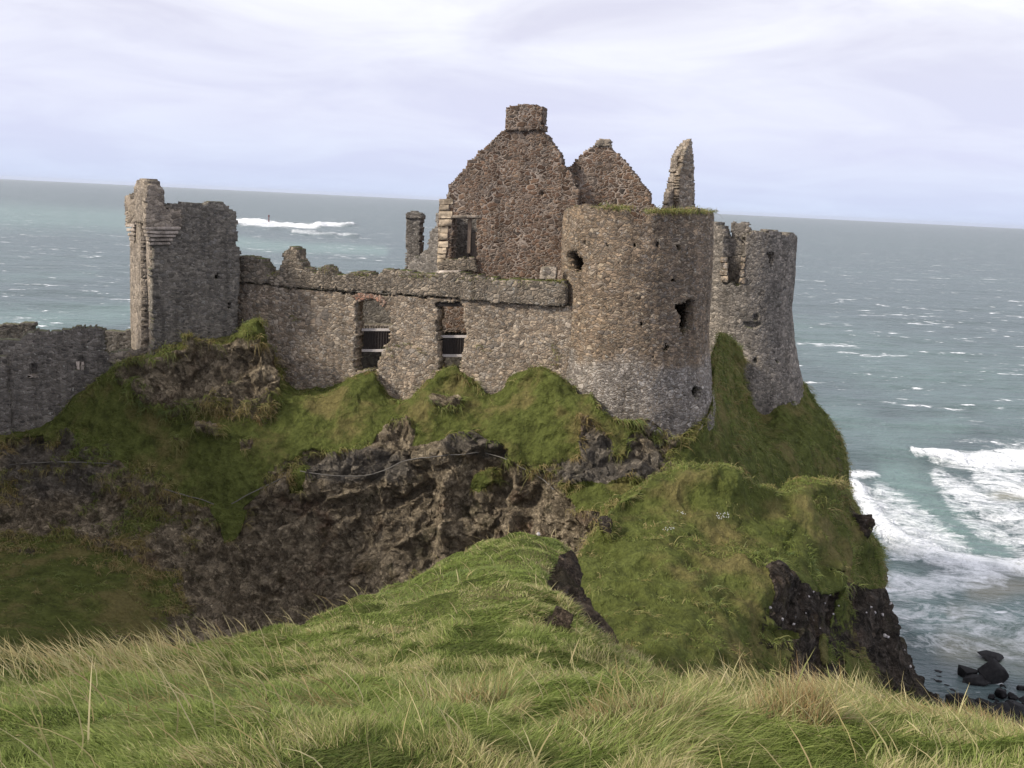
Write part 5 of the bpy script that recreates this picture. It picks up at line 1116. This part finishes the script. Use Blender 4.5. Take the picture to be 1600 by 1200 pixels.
# knoll turf
def dens_k(ce, gc, nr):
    px, py, zf = project(ce); face = np.clip((nr * nrm(EYE - ce)).sum(1) + 0.35, 0.0, 1)
    return sstep(0.45, 0.6, gc) * face * (py < 1130) * (px < 1500) * (px > 840) / (np.linalg.norm(ce - EYE, axis=1)) ** 1.1
pt, nn, rng = scatter('knoll', 190000, dens_k, 15); n = len(pt); d = np.linalg.norm(pt - EYE, axis=1)
pa_ = fbm(pt / 1.6, 3, 47); pbig = fbm(pt / 3.6, 3, 57)
f1, f2, cid = worley(pt / 0.8 + 0.3 * np.stack([fbm(pt / .6, 2, 72), fbm(pt / .6, 2, 73), fbm(pt / .6, 2, 74)], 1), 76)
lean = nrm(np.array([.45, -.1, -.2]) + rng.normal(0, .4, (n, 3)) + np.stack([np.cos(cid * 6.3), np.sin(cid * 6.3), 0 * cid], 1) * .7)
length = (.12 + .16 * sstep(-.2, .4, pa_) * (.4 + cid)) * (.6 + .9 * rng.random(n)); width = (.008 + .00035 * d) * (.7 + .6 * rng.random(n))
dry = np.clip(np.where(rng.random(n) < .08 + .5 * pbig + .15 * pa_ + .5 * (cid - .5), .5 + .4 * rng.random(n), .12 * rng.random(n)) , 0, 1); tint = np.clip(.42 + .6 * pa_ + .5 * (cid - .5) + rng.normal(0, .15, n), 0, 1)
nn = np.where((nn * nrm(EYE - pt)).sum(1, keepdims=True) < 0, -nn, nn)
blades('grass', pt, nrm(nn * .5 + ZUP * .5 + rng.normal(0, .2, (n, 3))), lean, length, width, np.full(n, .45), dry, tint, M['tuft'], rng, 3, 'tussocky green grass on the right hand knoll')

# crag turf
def dens_c(ce, gc, nr):
    px, py, zf = project(ce); face = np.clip((nr * nrm(EYE - ce)).sum(1) + 0.25, 0.0, 1)
    return sstep(0.45, 0.62, gc) * face * (ce[:, 1] < 86) * (px > -60) * (px < 1420) * (py > 480) * (py < 1010)
pt, nn, rng = scatter('cliff', 190000, dens_c, 25); n = len(pt); d = np.linalg.norm(pt - EYE, axis=1)
pa_ = fbm(pt / 1.7, 3, 67); pbig = fbm(pt / 4.0, 3, 77); px, py, _ = project(pt)
f1, f2, cid = worley(pt / 0.9 + 0.3 * np.stack([fbm(pt / .6, 2, 72), fbm(pt / .6, 2, 73), fbm(pt / .6, 2, 74)], 1), 77)
lean = nrm(np.array([.35, -.25, -.45]) + rng.normal(0, .35, (n, 3)) + np.stack([np.cos(cid * 6.3), np.sin(cid * 6.3), 0 * cid], 1) * .5)
length = (.18 + .26 * sstep(-.2, .4, pa_) * (.4 + cid)) * (.6 + .9 * rng.random(n)); width = (.012 + .00035 * d) * (.7 + .6 * rng.random(n))
low = sstep(600, 700, py) * sstep(420, 560, px) * sstep(1000, 900, px)
dry = np.clip(np.where(rng.random(n) < .26 + .55 * pbig + .6 * low + .5 * (cid - .5), .5 + .4 * rng.random(n), .15 * rng.random(n)), 0, 1); tint = np.clip(.42 + .6 * pa_ + .5 * (cid - .5) + rng.normal(0, .15, n), 0, 1)
nn = np.where((nn * nrm(EYE - pt)).sum(1, keepdims=True) < 0, -nn, nn)
blades('grass', pt, nrm(nn * .6 + ZUP * .4 + rng.normal(0, .2, (n, 3))), lean, length, width, np.full(n, .6), dry, tint, M['tuft'], rng, 3, 'green and russet grass hanging on the castle crag')

# bigger tussocks and overhanging fringes on the slopes
def tussocks(land, dens, n_t, per, ln, seed, label, dryb):
    c, nn, rng = scatter(land, n_t, dens, seed); nn = np.where((nn * nrm(EYE - c)).sum(1, keepdims=True) < 0, -nn, nn)
    dr = np.clip(fbm(c / 3.5, 3, 88) * 1.3 + dryb + rng.normal(0, .25, n_t), 0, 1); tn = np.clip(.5 + .5 * fbm(c / 1.5, 2, 89) + rng.normal(0, .2, n_t), 0, 1); sz = .55 + .8 * rng.random(n_t)
    k = np.repeat(np.arange(n_t), per); n = len(k)
    pt = c[k] + rng.normal(0, 1, (n, 3)) * np.array([.13, .13, .04]) * sz[k][:, None]
    lean = nrm(np.array([.35, -.25, -.35]) + rng.normal(0, .55, (n, 3)))
    blades('grass', pt, nrm(nn[k] * .55 + ZUP * .6 + rng.normal(0, .3, (n, 3))), lean, ln * sz[k] * (.5 + .8 * rng.random(n)), (.014 + .00035 * np.linalg.norm(pt - EYE, axis=1)) * (.7 + .6 * rng.random(n)), np.full(n, .55),
           np.clip(dr[k] * .9 + rng.normal(0, .12, n), 0, 1), np.clip(tn[k] + rng.normal(0, .1, n), 0, 1), M['tuft'], rng, 3, label)
tussocks('cliff', lambda a, b, c: dens_c(a, b, c) * 1.0, 3000, 18, .42, 61, 'coarse tussocks hanging from the slopes of the castle crag', .32)
tussocks('knoll', lambda a, b, c: dens_k(a, b, c) * 1.0, 2600, 18, .30, 62, 'coarse tussocks scattered over the right hand knoll', .22)
def edge_d(ce, gc, nr):                                     # the lower rim of the turf, where it hangs over bare rock
    px, py, zf = project(ce); return np.exp(-((gc - .47) / .12) ** 2) * (ce[:, 1] < 70) * (px > -40) * (px < 1120) * (py > 500) * (py < 960)
tussocks('cliff', edge_d, 1500, 16, .48, 63, 'long grass fringes drooping over the bare rock', .5)
# rank grass along the feet of the castle walls
def foot_grass():
    rng = np.random.default_rng(77); base = r1[1]; tt = np.array(r1[0]); q = hermite(tt, base, np.linspace(210, 1256, 700))[:, :3]
    q = np.array([h_ for h_ in (hit('cliff', *[float(v) for v in np.array(project(p_))[:2]], 0.0) for p_ in q + np.array([0, -.25, .03])) if h_ is not None])
    k = np.repeat(np.arange(len(q)), 16); n = len(k); pt = q[k] + rng.normal(0, 1, (n, 3)) * np.array([.12, .15, .03]); cl = fbm(pt / 1.1, 2, 5)
    blades('grass', pt, nrm(ZUP + np.array([0, -.3, 0]) + rng.normal(0, .35, (n, 3))), nrm(np.array([.4, -.5, -.1]) + rng.normal(0, .5, (n, 3))), (.30 + .28 * sstep(-.3, .4, cl)) * (.4 + .8 * rng.random(n)), np.full(n, .034) * (.7 + .6 * rng.random(n)),
           np.full(n, .4), np.clip(.2 + .5 * cl + rng.normal(0, .2, n), 0, 1), np.clip(.5 - .4 * cl + rng.normal(0, .2, n), 0, 1), M['tuft'], rng, 3, 'rank grass along the foot of the castle walls')
foot_grass()

# turf on the wall heads
def wall_tufts(parent, P, n_each, ln, seed, spread=.3):
    rng = np.random.default_rng(seed); P = np.repeat(np.array(P), n_each, 0); n = len(P); P = P + rng.normal(0, 1, (n, 3)) * np.array([spread, spread, .05])
    lean = nrm(np.array([.5, -.5, -.2]) + rng.normal(0, .6, (n, 3)))
    blades('turf_tuft', P, nrm(ZUP + rng.normal(0, .4, (n, 3))), lean, ln * (.5 + rng.random(n)), np.full(n, .035), np.full(n, .5), np.clip(rng.normal(.35, .3, n), 0, 1), rng.random(n), M['tuft'], rng, 3, None, parent)
pts = []
for x in np.linspace(1019, 1112, 26):
    u, z = ton(x, 331); th = u / trz(z).mean(); r_ = trz(z) - .3; pts.append((tcx(z) + math.sin(th) * r_, TC_Y - math.cos(th) * r_, z - .02))
for x in np.linspace(945, 975, 5):
    u, z = ton(x, 326); th = u / trz(z); r_ = trz(z) - .2; pts.append((tcx(z) + math.sin(th) * r_, TC_Y - math.cos(th) * r_, z))
wall_tufts(TOW, pts, 60, .33, 3)
pts = [plane_pt(CA, CB, x, y, -.1) for x, y in [(424, 430), (430, 428), (560, 428), (575, 430), (640, 432), (650, 432), (660, 431), (675, 431), (735, 436), (745, 437), (770, 439), (800, 440), (810, 440), (820, 441), (866, 440), (872, 441), (876, 440), (500, 420), (515, 422)]]
wall_tufts(CUR, pts, 45, .28, 4, .28)
pts = [plane_pt(CA, CB, x, y, .02) for x, y in [(460, 495), (463, 500), (605, 545), (620, 540), (640, 538), (655, 545), (660, 552), (612, 556), (750, 540), (757, 548), (865, 540), (868, 548), (872, 556), (870, 562), (866, 570)]]
wall_tufts(CUR, pts, 22, .22, 5, .16)

# ------------------------------------------------------------------ sea air: one even volume round camera and scene
def haze():
    L_ = 26000.0; z0, z1 = -5.0, 62.0
    V = [(x, y, z) for z in (z0, z1) for x, y in ((-L_, -L_), (L_, -L_), (L_, L_), (-L_, L_))]
    F = [(0, 3, 2, 1), (4, 5, 6, 7), (0, 1, 5, 4), (1, 2, 6, 5), (2, 3, 7, 6), (3, 0, 4, 7)]
    me = bpy.data.meshes.new('haze'); me.from_pydata(V, [], F); m = bpy.data.materials.new('sea_haze'); m.use_nodes = True; nt = m.node_tree; nt.nodes.clear()
    o_ = nt.nodes.new('ShaderNodeOutputMaterial'); v = nt.nodes.new('ShaderNodeVolumePrincipled'); v.inputs['Color'].default_value = (0.80, 0.84, 0.92, 1); v.inputs['Density'].default_value = 0.000025; v.inputs['Anisotropy'].default_value = 0.2
    nt.links.new(v.outputs[0], o_.inputs['Volume'])
    o = link('haze', me, m); o['kind'] = 'stuff'
haze()
